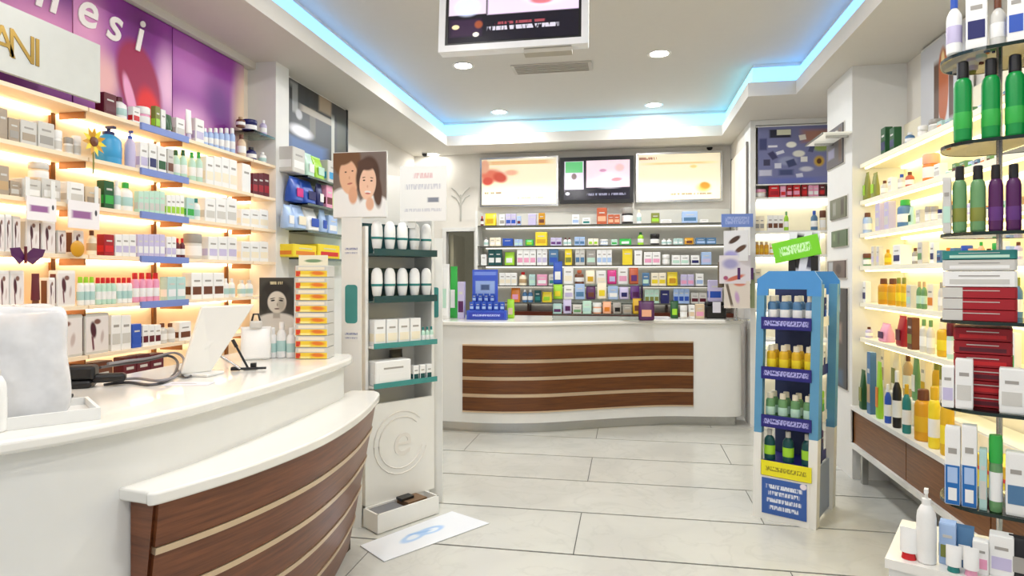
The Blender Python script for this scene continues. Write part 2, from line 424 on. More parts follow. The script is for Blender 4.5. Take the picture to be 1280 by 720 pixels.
# ------------------------------------------------------------------ left wall shelving
SHX = -2.50                                        # front edge of the shelves
LZ = [2.294, 2.059, 1.832, 1.600, 1.361, 1.126, .89]
LY0, LY1 = 1.25, 4.24
UPY = [on_x(88, SHX - .1), on_x(212, SHX - .1), on_x(300, SHX - .1)]
ls = thing('wall_shelving', 'cream lit wall shelving with six long shelves along the left wall', 'shelving')
box('back_panel', XL + .002, XL + .02, LY0, LY1, .2, 2.32, CREAM, ls)
YS = [LY0] + UPY + [LY1]
for z in LZ:
    for a, b in zip(YS[:-1], YS[1:]):
        sh = box('shelf', XL + .02, SHX, a + .004, b - .004, z - .018, z, CREAM if z != LZ[-1] else WHITE, ls)
        st = box('light_strip', XL + .025, XL + .05, a + .03, b - .03, z - .034, z - .018, WARM, ls); under(st, sh)
        st['label'] = 'glowing warm strip light under the shelf'
    for y in UPY:
        box('bracket', SHX - .16, SHX - .02, y - .004, y + .004, z - .05, z - .019, BRACK, ls)
for y in UPY: box('upright', XL + .02, XL + .035, y - .012, y + .012, .2, 2.6, BRACK, ls)
# price strips on the middle bay
for z in LZ[:5]:
    y0, y1 = on_x(177, SHX + .012), on_x(236, SHX + .012)
    box('price_strip', SHX + .001, SHX + .014, y0, y1, z - .03, z + .006, BLUESTRIP, ls)
TOPZ = 2.495
box('shelf', XL + .03, SHX, UPY[2] + .01, LY1 - .01, TOPZ - .014, TOPZ, GLASS, ls)
struct(box('wall_upper', XL, XL + .006, LY0, LY1, 2.33, 2.999, mat('peach_wall', (236, 222, 204), .6)), 'pale wall above the left shelving')

# purple poster of three boards with white letters
PX = XL + .03
pz0, pz1 = 2.33, 2.995
def purple(name, shapes): return print_mat(name, (146, 52, 156), shapes, rough=.5)
pseams = [1.2, on_x(89, PX), on_x(214, PX), on_x(304, PX)]
po = thing('wall_poster', 'purple and pink poster with a red petal above the left shelves', 'poster', (PX, 0, 0))
pm = [purple('poster_print_a', [('e', .85, .9, .5, .5, 0, .9, (96, 24, 116)), ('e', .9, .45, .35, .4, 0, .9, (230, 150, 200))]),
      purple('poster_print_b', [('e', .1, .55, .35, .6, 0, .9, (232, 160, 205)), ('e', .62, .85, .35, .4, 0, .9, (116, 32, 122)), ('e', .95, .45, .22, .5, 0, .9, (240, 190, 225)),
                                ('e', .28, .3, .22, .3, 0, .8, (245, 190, 190)),
                                ('e', .63, .36, .25, .4, 18, .2, (160, 6, 74)), ('e', .73, .16, .17, .26, 10, .5, (236, 8, 20)), ('e', .53, .22, .06, .24, 18, .4, (246, 170, 212))]),
      purple('poster_print_c', [('e', .2, .7, .5, .4, 0, .9, (190, 110, 190)), ('e', .2, .15, .5, .35, 0, .9, (240, 180, 225)), ('e', .62, .45, .3, .4, 20, .9, (104, 16, 128)), ('e', 1.02, .4, .28, .9, 0, .8, (248, 220, 190))])]
for a, b, m in zip(pseams[:-1], pseams[1:], pm):
    panel('poster_board', b - a - .008, pz1 - pz0, m, (0, (a + b) / 2, pz0), PI / 2, .016, po)
LET = mat('white_letters', (250, 244, 240), .4)
for ch, px, py, sz in [('n', 57, 14, .26), ('e', 107, 35, .27), ('s', 141, 52, .27), ('i', 172, 65, .27)]:
    y = on_x(px, PX + .012); z = z_at(py, PX + .012, y)
    letters('letter', ch, sz, LET, (.012, y, z + .012), (PI / 2, 0, PI / 2), .003, .25, po, .004)
struct(box('trim_5', XL, XL + .07, YF, 4.24, 3.0, ZS, CEIL), 'pale moulding between the purple poster and the lowered ceiling')
# grey brand board at the shelf front
SGX = SHX + .015
sb = thing('sign_board', 'pale grey sign board with thin gold capitals hung before the top left shelf', 'sign', (SGX, 0, 0))
ya, yb = 1.55, on_x(123, SGX)
zb0, zb1 = 2.325, 2.60
panel('board', yb - ya, zb1 - zb0, mat('pale_grey_board', (206, 208, 202), .35), (0, (ya + yb) / 2, zb0), PI / 2, .02, sb)
GOLD = mat('gold_letters', (150, 120, 48), .3, .6)
for ch, px, py in [('A', 3, 68), ('N', 28, 76), ('I', 47, 83)]:
    y = on_x(px, SGX + .012); letters('letter', ch, .17, GOLD, (.011, y, z_at(py, SGX, y) - .0), (PI / 2, 0, PI / 2), .002, 0, sb)
spot = lathe('spot', [(.05, 0), (.05, .012), (.0, .012)], 16)

# ------------------------------------------------------------------ niche with glass shelves beyond the pier
NX = -2.57
nu = thing('glass_shelf_unit', 'glass shelf unit under a dark collage picture beyond the white pier', 'shelving')
box('back_panel', XL + .002, NX - .014, 4.42, 5.62, .1, ZS - .001, WHITE, nu)
coll = print_mat('dark_collage', (46, 44, 44), [('r', .15, .8, .06, .2, 0, .2, (150, 150, 148)), ('r', .33, .85, .03, .2, 0, .2, (40, 38, 36)), ('e', .22, .62, .06, .08, 0, .5, (190, 190, 195)), ('r', .1, .6, .03, .36, 0, .2, (30, 28, 28)), ('r', .42, .6, .05, .2, 0, .2, (96, 88, 78)), ('r', .48, .9, .05, .1, 0, .2, (40, 34, 30)), ('r', .25, .1, .25, .1, 0, .3, (40, 46, 66)), ('r', .62, .9, .12, .12, 0, .3, (170, 150, 125)),
      ('r', .5, .72, .3, .05, 0, .3, (165, 155, 140)), ('e', .25, .42, .22, .1, 0, .6, (245, 245, 255)), ('r', .35, .2, .35, .16, 0, .4, (80, 110, 165)), ('r', .75, .45, .03, .4, 0, .2, (190, 190, 180)), ('r', .9, .2, .12, .15, 0, .5, (60, 80, 170)), ('r', .9, .6, .1, .3, 0, .4, (70, 68, 50))])
pc = thing('collage_picture', 'dark photo collage picture above the niche glass shelves', 'picture', (NX, 0, 0))
panel('print', 5.57 - 4.45, ZS - 2.38 - .02, coll, (-.005, (4.45 + 5.57) / 2, 2.38), PI / 2, .012, pc)
for y in (4.44, 5.58): box('frame_bar', -.012, .006, y - .012, y + .012, 2.38, ZS - .01, BLACK, pc)
NZ = [2.26, 2.05, 1.845, 1.64]
for z in NZ:
    rsh = box('shelf', NX - .01, NX + .2, 4.46, 5.5, z - .012, z - .001, GLASS, nu); under(box('shelf_edge', NX + .2, NX + .204, 4.46, 5.5, z - .016, z, mat('grey_green_edge', (96, 110, 104), .2), nu), rsh)

# ------------------------------------------------------------------ right wall shelving
WOODR = wood_mat('golden_walnut_veneer', (96, 56, 24), (142, 92, 48))
RX = 1.68
RZ = [2.32, 2.05, 1.81, 1.573, 1.305, 1.05]
RY0, RY1 = 2.7, 5.1
rs = thing('wall_shelving', 'bright backlit shelving with walnut base board along the right wall', 'shelving')
PALE = mat('pale_yellow_back', (250, 244, 222), .55, var=.02)
box('back_panel', XR - .02, XR - .002, RY0, RY1, .55, 2.6, PALE, rs)
for z in RZ:
    rsh = box('shelf', RX, XR - .02, RY0, RY1 - .005, z - .03, z, PALE, rs)
    under(box('light_strip', XR - .06, XR - .03, RY0 + .05, RY1 - .05, z - .046, z - .03, WARMR, rs), rsh)
    under(box('light_strip', RX + .02, RX + .035, RY0 + .05, RY1 - .05, z - .04, z - .03, WARMR, rs), rsh)
box('ledge', RX - .06, XR - .002, RY0 - .6, RY1 + .02, .515, .545, WHITE, rs)
for a, b in [(RY0 - .6, 3.28), (3.29, 4.19), (4.2, RY1)]: box('walnut_board', RX - .04, RX - .02, a, b, .27, .515, WOODR, rs)
box('bottom_rail', RX - .06, RX - .015, RY0 - .6, RY1 + .02, .235, .27, WHITE, rs)
box('side_rail', RX - .06, RX - .02, RY1, RY1 + .02, .27, .515, WHITE, rs)
box('base_cabinet', RX + .2, XR - .002, RY0 - .6, RY1, .0, .514, mat('grey_base', (190, 188, 180), .6), rs)
for y in (2.3, 5.0): box('leg', RX - .02, RX + .02, y - .02, y + .02, 0, .235, CHROME, rs)
# picture on the wall above the right shelves: amber bottle print
pb = thing('wall_picture', 'white picture of an amber bottle above the right wall shelves', 'picture', (XR - .03, 0, 0))
panel('print', .62, .62, print_mat('amber_bottle_print', (214, 216, 222), [('e', .5, .5, .13, .42, 0, .15, (190, 96, 36)), ('r', .36, .45, .06, .36, 0, .2, (96, 66, 46)), ('r', .67, .45, .05, .36, 0, .2, (92, 56, 40)), ('e', .5, .75, .05, .14, 0, .5, (250, 220, 160))]), (0, 4.48, 2.40), -PI / 2, .012, pb)
panel('frame', .66, .66, WHITE, (.008, 4.48, 2.38), -PI / 2, .01, pb)

# pillar side cards
def card(name, label, px0, px1, py0, py1, m, X=1.63, cat='picture', grp=None):
    y1, y0 = on_x(px0, X), on_x(px1, X); ym = (y0 + y1) / 2
    z1, z0 = z_at(py0, X, ym), z_at(py1, X, ym)
    t = thing(name, label, cat, (X - .012, ym, z0), -PI / 2, grp)
    panel('print', y1 - y0, z1 - z0, m, (0, 0, 0), 0, .01, t)
    panel('backing', y1 - y0 + .02, z1 - z0 + .02, mat('card_backing', (225, 222, 214), .6), (0, .008, -.01), 0, .006, t)
cards = [(1036, 1056, 160, 208, (96, 92, 94), [('e', .6, .8, .2, .12, 0, .5, (235, 230, 220)), ('r', .3, .35, .25, .15, 0, .4, (160, 160, 190)), ('r', .85, .5, .1, .5, 0, .3, (110, 84, 70))], 'small dark photo print highest on the pillar side'),
         (1040, 1060, 248, 273, (110, 112, 92), [('r', .3, .5, .12, .4, 0, .4, (150, 150, 140)), ('r', .8, .5, .12, .5, 0, .4, (70, 62, 52))], 'olive grey photo print on the pillar side above the green sign'),
         (1042, 1061, 288, 308, (84, 104, 74), [('r', .5, .5, .1, .5, 0, .5, (60, 70, 50)), ('r', .2, .6, .1, .3, 0, .5, (120, 140, 100))], 'dark green photo print on the pillar side beside the green sign'),
         (1037, 1059, 326, 347, (104, 90, 84), [('r', .2, .5, .15, .5, 0, .3, (170, 174, 180)), ('e', .65, .5, .2, .4, 0, .5, (70, 56, 54))], 'brown grey photo print on the pillar side above the dark panel'),
         (1040, 1061, 360, 482, (66, 64, 66), [('r', .4, .85, .3, .1, 0, .4, (150, 160, 190)), ('r', .5, .55, .3, .12, 0, .5, (150, 128, 118)), ('r', .12, .5, .12, .5, 0, .2, (86, 124, 150)), ('r', .5, .1, .4, .1, 0, .5, (60, 90, 120))], 'tall dark photo panel low on the pillar side')]
for a, b, c, d, base, sh, lab in cards:
    card('pillar_picture', lab, a, b, c, d, print_mat('pillar_print', base, sh), grp='photo prints on the pillar side')
gs = thing('glass_shelf', 'small glass shelf on brackets beneath the top pillar photo', 'shelf', (1.63, 5.28, 2.56))
box('pane', -.2, -.002, -.18, .3, 0, .01, mat('milk_glass', (236, 236, 226), .15, emit=.25), gs); box('edge', -.204, -.2, -.18, .3, -.004, .012, mat('shelf_edge_dark', (90, 86, 74), .3), gs)
for y in (-.1, .2): box('bracket', -.16, -.002, y - .006, y + .006, -.02, 0, CHROME, gs)

# ------------------------------------------------------------------ alcove unit facing the camera on the right
AY = 6.72
au = thing('alcove_shelving', 'white lit shelf unit with a photo collage header beside the back counter', 'shelving')
ax0, ax1 = 1.2, XR - .005
box('back_panel', ax0 + .05, ax1, AY + .3, AY + .32, 0, ZS - .02, PALE, au)
box('side_panel', ax0, ax0 + .05, AY - .02, AY + .32, 0, ZS - .002, WHITE, au)
box('top_rail', ax0 + .05, ax1, AY - .02, AY + .3, ZS - .05, ZS - .002, WHITE, au)
cz0, cz1 = z_at(231, 1.6, AY), ZS - .05
cm = print_mat('blue_collage', (118, 122, 166), [('r', .3, .88, .16, .08, 0, .2, (40, 40, 60)), ('r', .35, .9, .1, .05, 0, .1, (225, 225, 200)), ('r', .78, .82, .24, .14, 0, .5, (170, 120, 105)), ('e', .45, .68, .08, .06, 0, .3, (240, 240, 230)), ('r', .2, .66, .07, .02, 0, .2, (230, 230, 240)),
     ('r', .2, .5, .05, .08, 30, .3, (60, 60, 100)), ('e', .55, .52, .1, .07, 0, .4, (225, 225, 215)), ('e', .4, .4, .16, .1, 0, .5, (150, 156, 190)), ('r', .12, .38, .05, .06, 0, .2, (60, 60, 90)), ('r', .45, .36, .07, .07, 20, .3, (62, 70, 110)),
     ('e', .85, .62, .16, .1, 0, .6, (150, 170, 90)), ('e', .82, .38, .09, .12, 0, .5, (196, 160, 60)), ('e', .82, .38, .04, .06, 0, .4, (90, 50, 20)), ('r', .1, .2, .1, .06, 0, .3, (200, 200, 220)), ('r', .07, .7, .06, .12, 0, .3, (66, 72, 120)), ('r', .6, .8, .05, .05, 10, .2, (236, 230, 220)), ('r', .3, .55, .06, .03, 20, .2, (220, 222, 236)), ('r', .62, .42, .05, .05, 0, .2, (232, 230, 224)), ('r', .27, .32, .05, .05, 0, .2, (214, 216, 232)), ('r', .56, .14, .05, .04, 10, .2, (206, 210, 230)), ('r', .72, .6, .04, .07, -15, .3, (70, 76, 116)), ('r', .38, .2, .12, .06, 0, .4, (66, 76, 120)), ('r', .5, .05, .5, .08, 0, .6, (100, 110, 180)), ('e', .65, .25, .12, .06, 0, .6, (210, 210, 220))])
ap = thing('collage_picture', 'blue photo collage at the top of the white alcove unit', 'picture', ((ax0 + .05 + ax1) / 2, AY + .0, cz0))
panel('print', ax1 - ax0 - .1, cz1 - cz0 - .03, cm, (0, 0, .01), 0, .012, ap)
for s in (0, 1): panel('frame_bar', ax1 - ax0 - .06, .012, WHITE, (0, -.001, s * (cz1 - cz0 - .02)), 0, .018, ap)
AZ = [z_at(y, 1.6, AY) for y in (246, 288, 318, 352, 388, 425, 465)]
for z in AZ:
    rsh = box('shelf', ax0 + .05, ax1, AY, AY + .3, z - .022, z, WHITE, au)
    under(box('light_strip', ax0 + .08, ax1 - .03, AY + .26, AY + .285, z - .038, z - .022, COOLW, au), rsh)
box('light_band', ax0 + .06, ax1 - .01, AY - .006, AY, AZ[0] - .09, AZ[0] - .022, mat('lit_fascia', (255, 250, 235), .4, emit=1.2), au)

# ------------------------------------------------------------------ back wall: shelves, light boxes, screen
BYF = 7.66
BX0, BX1 = on_y(597, BYF), 1.19
BZ = [2.116, 1.866, 1.63, 1.385, 1.18]
bs = thing('wall_shelving', 'white back wall shelving with five thin shelves behind the dispensing counter', 'shelving')
GREYB = mat('pale_grey_back', (205, 204, 196), .6, var=.02)
box('back_panel', BX0, BX1, YB - .02, YB - .002, .2, 2.30, GREYB, bs)
box('side_panel', BX0 - .03, BX0, BYF, YB - .002, 0, 2.30, WHITE, bs)
for z in BZ:
    for a, b in [(BX0, -.35), (-.35, BX1)]:
        rsh = box('shelf', a + .002, b - .002, BYF, YB - .02, z - .012, z, GREYB, bs); under(box('shelf_edge', a + .002, b - .002, BYF - .004, BYF, z - .016, z + .001, mat('dark_shelf_edge', (84, 84, 76), .3), bs), rsh)
    box('light_strip', BX0 + .05, BX1 - .05, YB - .05, YB - .03, z - .024, z - .012, mat('back_strip_light', (255, 250, 240), .4, emit=1.2), bs)
box('base_cabinet', BX0, BX1, BYF + .02, YB - .002, 0, 1.07, wood_mat('red_brown_wood', (70, 26, 8), (112, 48, 18)), bs)
for a in (-1.2, -.35, .45): box('divider', a - .01, a + .01, BYF + .06, YB - .02, 1.07, 1.168, mat('dark_wood', (58, 26, 12), .5), bs)

def backlit(label, px0, px1, py0, py1, base, shapes, emit):
    x0, x1 = on_y(px0, YB - .08), on_y(px1, YB - .08); xm = (x0 + x1) / 2
    z1, z0 = z_at(py0, xm, YB - .08), z_at(py1, xm, YB - .08)
    t = thing('light_box', label, 'light box', (xm, YB, z0))
    panel('print', x1 - x0 - .05, z1 - z0 - .05, print_mat('light_box_print', base, shapes, emit), (0, -.082, .025), 0, .006, t)
    v, f = boxv(-(x1 - x0) / 2, (x1 - x0) / 2, -.078, -.001, 0, z1 - z0); obj('housing', mesh('housing', v, f), WHITE, t)
    for s in (-1, 1): panel('frame_bar', .025, z1 - z0, CHROME, (s * ((x1 - x0) / 2 - .0125), -.084, 0), 0, .012, t)
    for s in (0, 1): panel('frame_bar', x1 - x0 - .052, .025, CHROME, (0, -.084, s * (z1 - z0 - .025)), 0, .012, t)
backlit('glowing cream light box with red petals left of the wall screen', 600, 698, 196, 258, (250, 238, 206),
        [('r', .5, .92, .5, .05, 0, .3, (232, 190, 140)), ('e', .12, .65, .22, .2, 0, .6, (222, 120, 96)), ('e', .25, .6, .12, .16, 20, .5, (206, 84, 64)), ('e', .4, .7, .14, .1, 0, .7, (236, 180, 150)), ('e', .04, .85, .08, .2, 0, .5, (226, 170, 140)), ('e', .08, .52, .1, .12, 0, .5, (212, 86, 70)), ('t', .15, .26, .12, .02, 0, .1, (150, 130, 110)), ('t', .65, .14, .2, .015, 0, .1, (205, 190, 160))], .38)
backlit('glowing cream light box with an orange fruit right of the wall screen', 795, 903, 190, 252, (250, 238, 206),
        [('r', .5, .8, .5, .03, 0, .5, (236, 206, 150)), ('t', .12, .92, .12, .03, 0, .1, (170, 120, 100)), ('e', .8, .25, .12, .14, 0, .8, (240, 190, 90)), ('e', .82, .3, .08, .1, 20, .5, (226, 150, 50)), ('e', .68, .72, .06, .05, 0, .6, (240, 210, 140)), ('t', .65, .12, .26, .02, 0, .1, (170, 150, 120))], .38)
def screen(name, label, w, h, bez, bezm, loc, rz, tilt, shapes, base, emit, inner=None):
    t = thing(name, label, 'screen', loc, rz); t.rotation_euler = (tilt, 0, rz)
    v, f = boxv(-w / 2, w / 2, 0, .06, 0, h); o = obj('housing', mesh('housing', v, f), bezm, t); bevel(o, .008)
    for s in (-1, 1): panel('bezel', bez, h, bezm, (s * (w / 2 - bez / 2), -.006, 0), 0, .012, t)
    for s in (0, 1): panel('bezel', w - 2 * bez, bez, bezm, (0, -.006, s * (h - bez)), 0, .012, t)
    if inner: panel('black_border', w - 2 * bez, h - 2 * bez, BLACK, (0, -.002, bez), 0, .004, t)
    k = inner or 0
    panel('display', w - 2 * bez - 2 * k, h - 2 * bez - 2 * k, print_mat('screen_picture', base, shapes, emit, .15), (0, -.005, bez + k), 0, .003, t)
    return t
xm = (on_y(700, 7.84) + on_y(792, 7.84)) / 2
zb = z_at(254, xm, 7.84)
scr = [('r', .68, .66, .34, .36, 0, .05, (236, 214, 226)), ('e', .7, .5, .3, .3, 0, .8, (244, 240, 250)), ('e', .6, .74, .07, .05, 0, .5, (200, 150, 180)), ('e', .8, .5, .12, .07, 10, .6, (226, 150, 160)), ('e', .85, .8, .1, .14, 0, .6, (240, 190, 190)),
       ('r', .16, .6, .15, .4, 0, .05, (226, 214, 236)), ('r', .16, .84, .14, .15, 0, .1, (96, 190, 120)), ('e', .16, .6, .05, .1, 0, .4, (110, 84, 84)), ('r', .5, .13, .5, .14, 0, .05, (24, 22, 34)), ('t', .65, .13, .3, .03, 0, .1, (120, 120, 140)), ('e', .06, .16, .04, .05, 0, .4, (220, 220, 230))]
t = screen('wall_screen', 'black flat screen on the back wall between the light boxes', on_y(792, 7.84) - on_y(700, 7.84), z_at(196, xm, 7.84) - zb, .045, BLACK, (xm, 7.84, zb), 0, 0, scr, (30, 28, 40), .5)
box('wall_mount', -.1, .1, .06, .108, .15, .35, BLACK, t)
# ceiling screen
cs = [('r', .66, .72, .36, .36, 0, .05, (226, 208, 232)), ('e', .75, .6, .22, .2, 0, .8, (246, 236, 240)), ('e', .72, .52, .11, .06, -5, .5, (214, 120, 130)), ('e', .82, .85, .2, .2, 0, .6, (236, 190, 180)),
      ('r', .15, .7, .15, .32, 0, .05, (220, 206, 222)), ('e', .15, .86, .055, .13, 0, .3, (190, 120, 104)), ('e', .15, .5, .13, .16, 0, .4, (214, 222, 250)), ('e', .15, .95, .06, .06, 0, .3, (60, 40, 36)), ('r', .5, .15, .5, .19, 0, .06, (22, 20, 34)), ('r', .14, .2, .14, .14, 0, .3, (52, 34, 60)), ('e', .06, .22, .035, .04, 0, .4, (240, 226, 170)), ('e', .22, .1, .03, .04, 0, .4, (240, 236, 226)), ('e', .24, .24, .04, .07, 0, .5, (150, 76, 50)), ('t', .58, .17, .28, .03, 0, .1, (200, 196, 210)), ('t', .56, .24, .2, .02, 0, .1, (150, 70, 80))]
CX, CY = -.575, 3.17
czb = z_at(61, CX, CY)
ts = screen('ceiling_screen', 'white framed flat screen hanging from the ceiling', .765, .47, .034, mat('white_bezel', (240, 240, 240), .25), (CX, CY, czb), 0, -.1, cs, (24, 22, 34), .5, .014)
box('mount_plate', -.1, .1, .061, .085, .12, .34, mat('grey_mount', (150, 148, 140), .4), ts)
box('mount_pole', -.025, .025, .086, .13, .15, ZC - czb + .02, CHROME, ts)
for s in (-1, 1): box('mount_arm', s * .1 - .012, s * .1 + .012, .086, .3, .2, .23, CHROME, ts)
box('port_cover', .06, .3, .005, .058, -.025, 0, mat('grey_vent', (176, 170, 156), .5), ts)
# ceiling vent behind the screen
vx, vy = on_z(690, 84, ZC)
cv = thing('ceiling_vent', 'flat grey ceiling bracket plate behind the hanging screen', 'vent', (vx, vy, ZC))
box('plate', -.35, .35, -.12, .12, -.012, -.001, mat('vent_plate', (198, 193, 182), .5), cv)
for k in range(5): box('slat', -.32, .32, -.1 + k * .045, -.085 + k * .045, -.02, -.012, mat('vent_slat', (176, 171, 160), .5), cv)
# security cameras
for px, py, Z, lab in [(887, 183, ZS, 'tiny black dome camera under the ceiling border above the right light box'), (531, 191, ZS, 'tiny black dome camera next to the small downlight by the door')]:
    x, y = on_z(px, py, Z)
    t = thing('security_camera', lab, 'camera', (x, y, Z), 0, 'small ceiling cameras')
    obj('base', lathe('base', [(.04, -.012), (.04, 0)], 14), WHITE, t); obj('dome', lathe('dome', [(0, -.05), (.02, -.046), (.034, -.03), (.036, -.012)], 14), BLACK, t)
# doorway
dr = struct(box('door_1', DX0 + .02, DX0 + .06, YB + .12, YB + .7, 0, 2.04, mat('door_grey', (168, 162, 138), .5)), 'open grey door in the passage')
# wall branch decoration left of the light box
xb = on_y(576, YB)
dk = thing('wall_decal', 'faint grey tree shaped decal on the white back wall', 'decal', (xb, YB - .006, 2.2))
box('trunk', -.012, .012, -.002, .002, 0, .34, mat('decal_grey', (186, 184, 176), .6), dk)
for s in (-1, 1):
    for k in range(2): tube('branch', [(0, 0, .2 + .1 * k), (s * .06, 0, .3 + .08 * k), (s * .12, 0, .33 + .1 * k)], .007, mat('decal_grey', (186, 184, 176), .6), dk, 5)
# side wall picture strip beyond the partition (light panel seen between shelves and alcove)
sp = thing('side_light_panel', 'pale lit panel on the partition beside the back shelves', 'panel', (1.19, 7.3, 2.12))
panel('print', .95, .72, print_mat('pale_panel', (236, 230, 214), [('r', .2, .5, .02, .5, 0, .2, (190, 186, 176)), ('e', .6, .5, .2, .3, 0, .7, (246, 236, 206))], .25), (0, 0, 0), -PI / 2, .012, sp)
for s in (-1, 1): panel('frame_bar', .03, .76, mat('dark_frame', (120, 116, 112), .4), (-.004, s * .49, -.02), -PI / 2, .016, sp)

# ------------------------------------------------------------------ product builders
CO = {'white': (238, 238, 236), 'cream': (240, 230, 206), 'pale grey': (206, 204, 198), 'grey': (160, 156, 150), 'taupe': (168, 154, 136), 'beige': (218, 196, 164), 'tan': (190, 160, 120),
      'black': (24, 22, 24), 'maroon': (94, 18, 34), 'dark red': (160, 14, 30), 'red': (206, 30, 36), 'pink': (232, 160, 190), 'magenta': (208, 40, 130), 'peach': (238, 176, 140), 'orange': (226, 130, 36),
      'amber': (206, 148, 20), 'yellow': (236, 212, 44), 'gold': (214, 170, 30), 'lime': (160, 214, 50), 'green': (50, 170, 70), 'bright green': (0, 140, 62), 'dark green': (24, 84, 40), 'olive': (130, 136, 60), 'mint': (190, 224, 206),
      'sage': (104, 150, 100), 'pale teal': (176, 210, 206), 'teal': (40, 128, 124), 'dark teal': (10, 74, 76), 'sky blue': (60, 156, 210), 'pale blue': (168, 194, 232), 'blue': (40, 82, 180), 'navy': (26, 30, 96), 'azure': (24, 104, 178), 'steel blue': (78, 120, 160),
      'lilac': (196, 188, 220), 'purple': (96, 48, 120), 'plum': (80, 26, 84), 'brown': (106, 58, 34), 'copper': (190, 92, 56)}
def cm_(n, rough=.35): return mat('pack_' + n.replace(' ', '_'), CO[n], rough, var=.04, scale=30)
c = .035
def chamfer_box():
    bm = bmesh.new(); bmesh.ops.create_cube(bm, size=1); bmesh.ops.translate(bm, verts=bm.verts, vec=(0, 0, .5))
    bmesh.ops.bevel(bm, geom=bm.edges[:], offset=c, segments=1, affect='EDGES')
    me = bpy.data.meshes.new('carton'); bm.to_mesh(me); bm.free(); return me
U = {}
U['carton'] = chamfer_box()
vv, ff = boxv(-.5, .5, -.006, .006, 0, 1); U['plate'] = mesh('plate', vv, ff, uv=lambda q: (q.x + .5, q.z))
U['bottle'] = lathe('bottle', [(.44, 0), (.5, .02), (.5, .6), (.46, .68), (.3, .76), (.2, .79), (.2, .82)])
U['bottle_cap'] = lathe('cap', [(.24, .8), (.24, .985), (.2, 1.0), (0, 1.0)], 12)
U['bottle_label'] = lathe('label', [(.508, .12), (.512, .13), (.512, .52), (.508, .53)], 14)
U['flask'] = lathe('flask', [(.44, 0), (.5, .03), (.5, .68), (.44, .75), (.3, .79)])
U['flask_cap'] = lathe('cap', [(.3, .78), (.33, .8), (.31, .985), (.27, 1), (0, 1)], 12)
U['jar'] = lathe('jar', [(.44, 0), (.5, .06), (.5, .58), (.46, .64)])
U['jar_cap'] = lathe('lid', [(.5, .64), (.52, .68), (.52, .94), (.48, 1), (0, 1)], 14)
U['jar_label'] = lathe('label', [(.508, .14), (.512, .16), (.512, .5), (.508, .52)], 14)
U['pump_cap'] = lathe('collar', [(.24, .78), (.24, .86), (.08, .87), (.08, .95), (0, .95)], 10)
vv, ff = boxv(-.1, .1, -.3, .1, .94, 1.0); U['nozzle'] = mesh('nozzle', vv, ff)
def tube_mesh():
    v, f = [], []; n = 14; lv = [(0.22, .46, .40), (.24, .5, .5), (.5, .5, .38), (.8, .5, .18), (.97, .5, .03), (1.0, .5, .025)]
    for z, rx, ry in lv:
        for i in range(n):
            a = 2 * PI * i / n; v.append((rx * math.cos(a), ry * math.sin(a), z))
    for k in range(len(lv) - 1):
        for i in range(n):
            j = (i + 1) % n; f.append((k * n + i, k * n + j, (k + 1) * n + j, (k + 1) * n + i))
    f.append(tuple(reversed(range(n)))); f.append(tuple(range((len(lv) - 1) * n, len(lv) * n)))
    return mesh('tube', v, f, 40)
U['tube'] = tube_mesh(); U['tube_cap'] = lathe('cap', [(.4, 0), (.42, .02), (.36, .22)], 12)
def pouch_mesh():
    v, f = [], []; n = 16; lv = [(0, .46, .40), (.06, .5, .5), (.45, .5, .42), (.85, .48, .14), (.93, .48, .04), (1.0, .5, .03)]
    for z, rx, ry in lv:
        for i in range(n):
            a = 2 * PI * i / n; e_ = .55
            cx_, sx_ = math.cos(a), math.sin(a)
            v.append((rx * math.copysign(abs(cx_) ** e_, cx_), ry * math.copysign(abs(sx_) ** e_, sx_), z))
    for k in range(len(lv) - 1):
        for i in range(n):
            j = (i + 1) % n; f.append((k * n + i, k * n + j, (k + 1) * n + j, (k + 1) * n + i))
    f.append(tuple(reversed(range(n)))); f.append(tuple(range((len(lv) - 1) * n, len(lv) * n)))
    return mesh('pouch', v, f, 40)
U['pouch'] = pouch_mesh()
U['oval'] = lathe('oval', [(.26, .1), (.38, .2), (.5, .55), (.47, .82), (.34, .95), (.15, 1), (0, 1)]); U['oval_cap'] = lathe('cap', [(.28, 0), (.3, .02), (.28, .1)]); U['oval_band'] = lathe('band', [(.478, .44), (.488, .45), (.498, .5), (.49, .51)], 14, 40, False)
BRUSH = print_mat('brush_print', (228, 222, 220), [('e', .32, .62, .16, .3, 12, .4, (70, 18, 36)), ('r', .3, .25, .05, .24, 8, .3, (110, 60, 70)), ('e', .5, .85, .2, .1, 0, .5, (120, 80, 70)), ('e', .72, .4, .1, .25, -10, .6, (196, 180, 176))])
NAME = {'c': 'carton', 'b': 'bottle', 'f': 'bottle', 'p': 'pump_bottle', 't': 'tube', 'j': 'jar', 'd': 'pouch', 'k': 'display_card', 'o': 'oval_bottle'}
CATS = {'c': 'carton', 'b': 'bottle', 'f': 'bottle', 'p': 'bottle', 't': 'tube', 'j': 'jar', 'd': 'pouch', 'k': 'display card', 'o': 'bottle'}
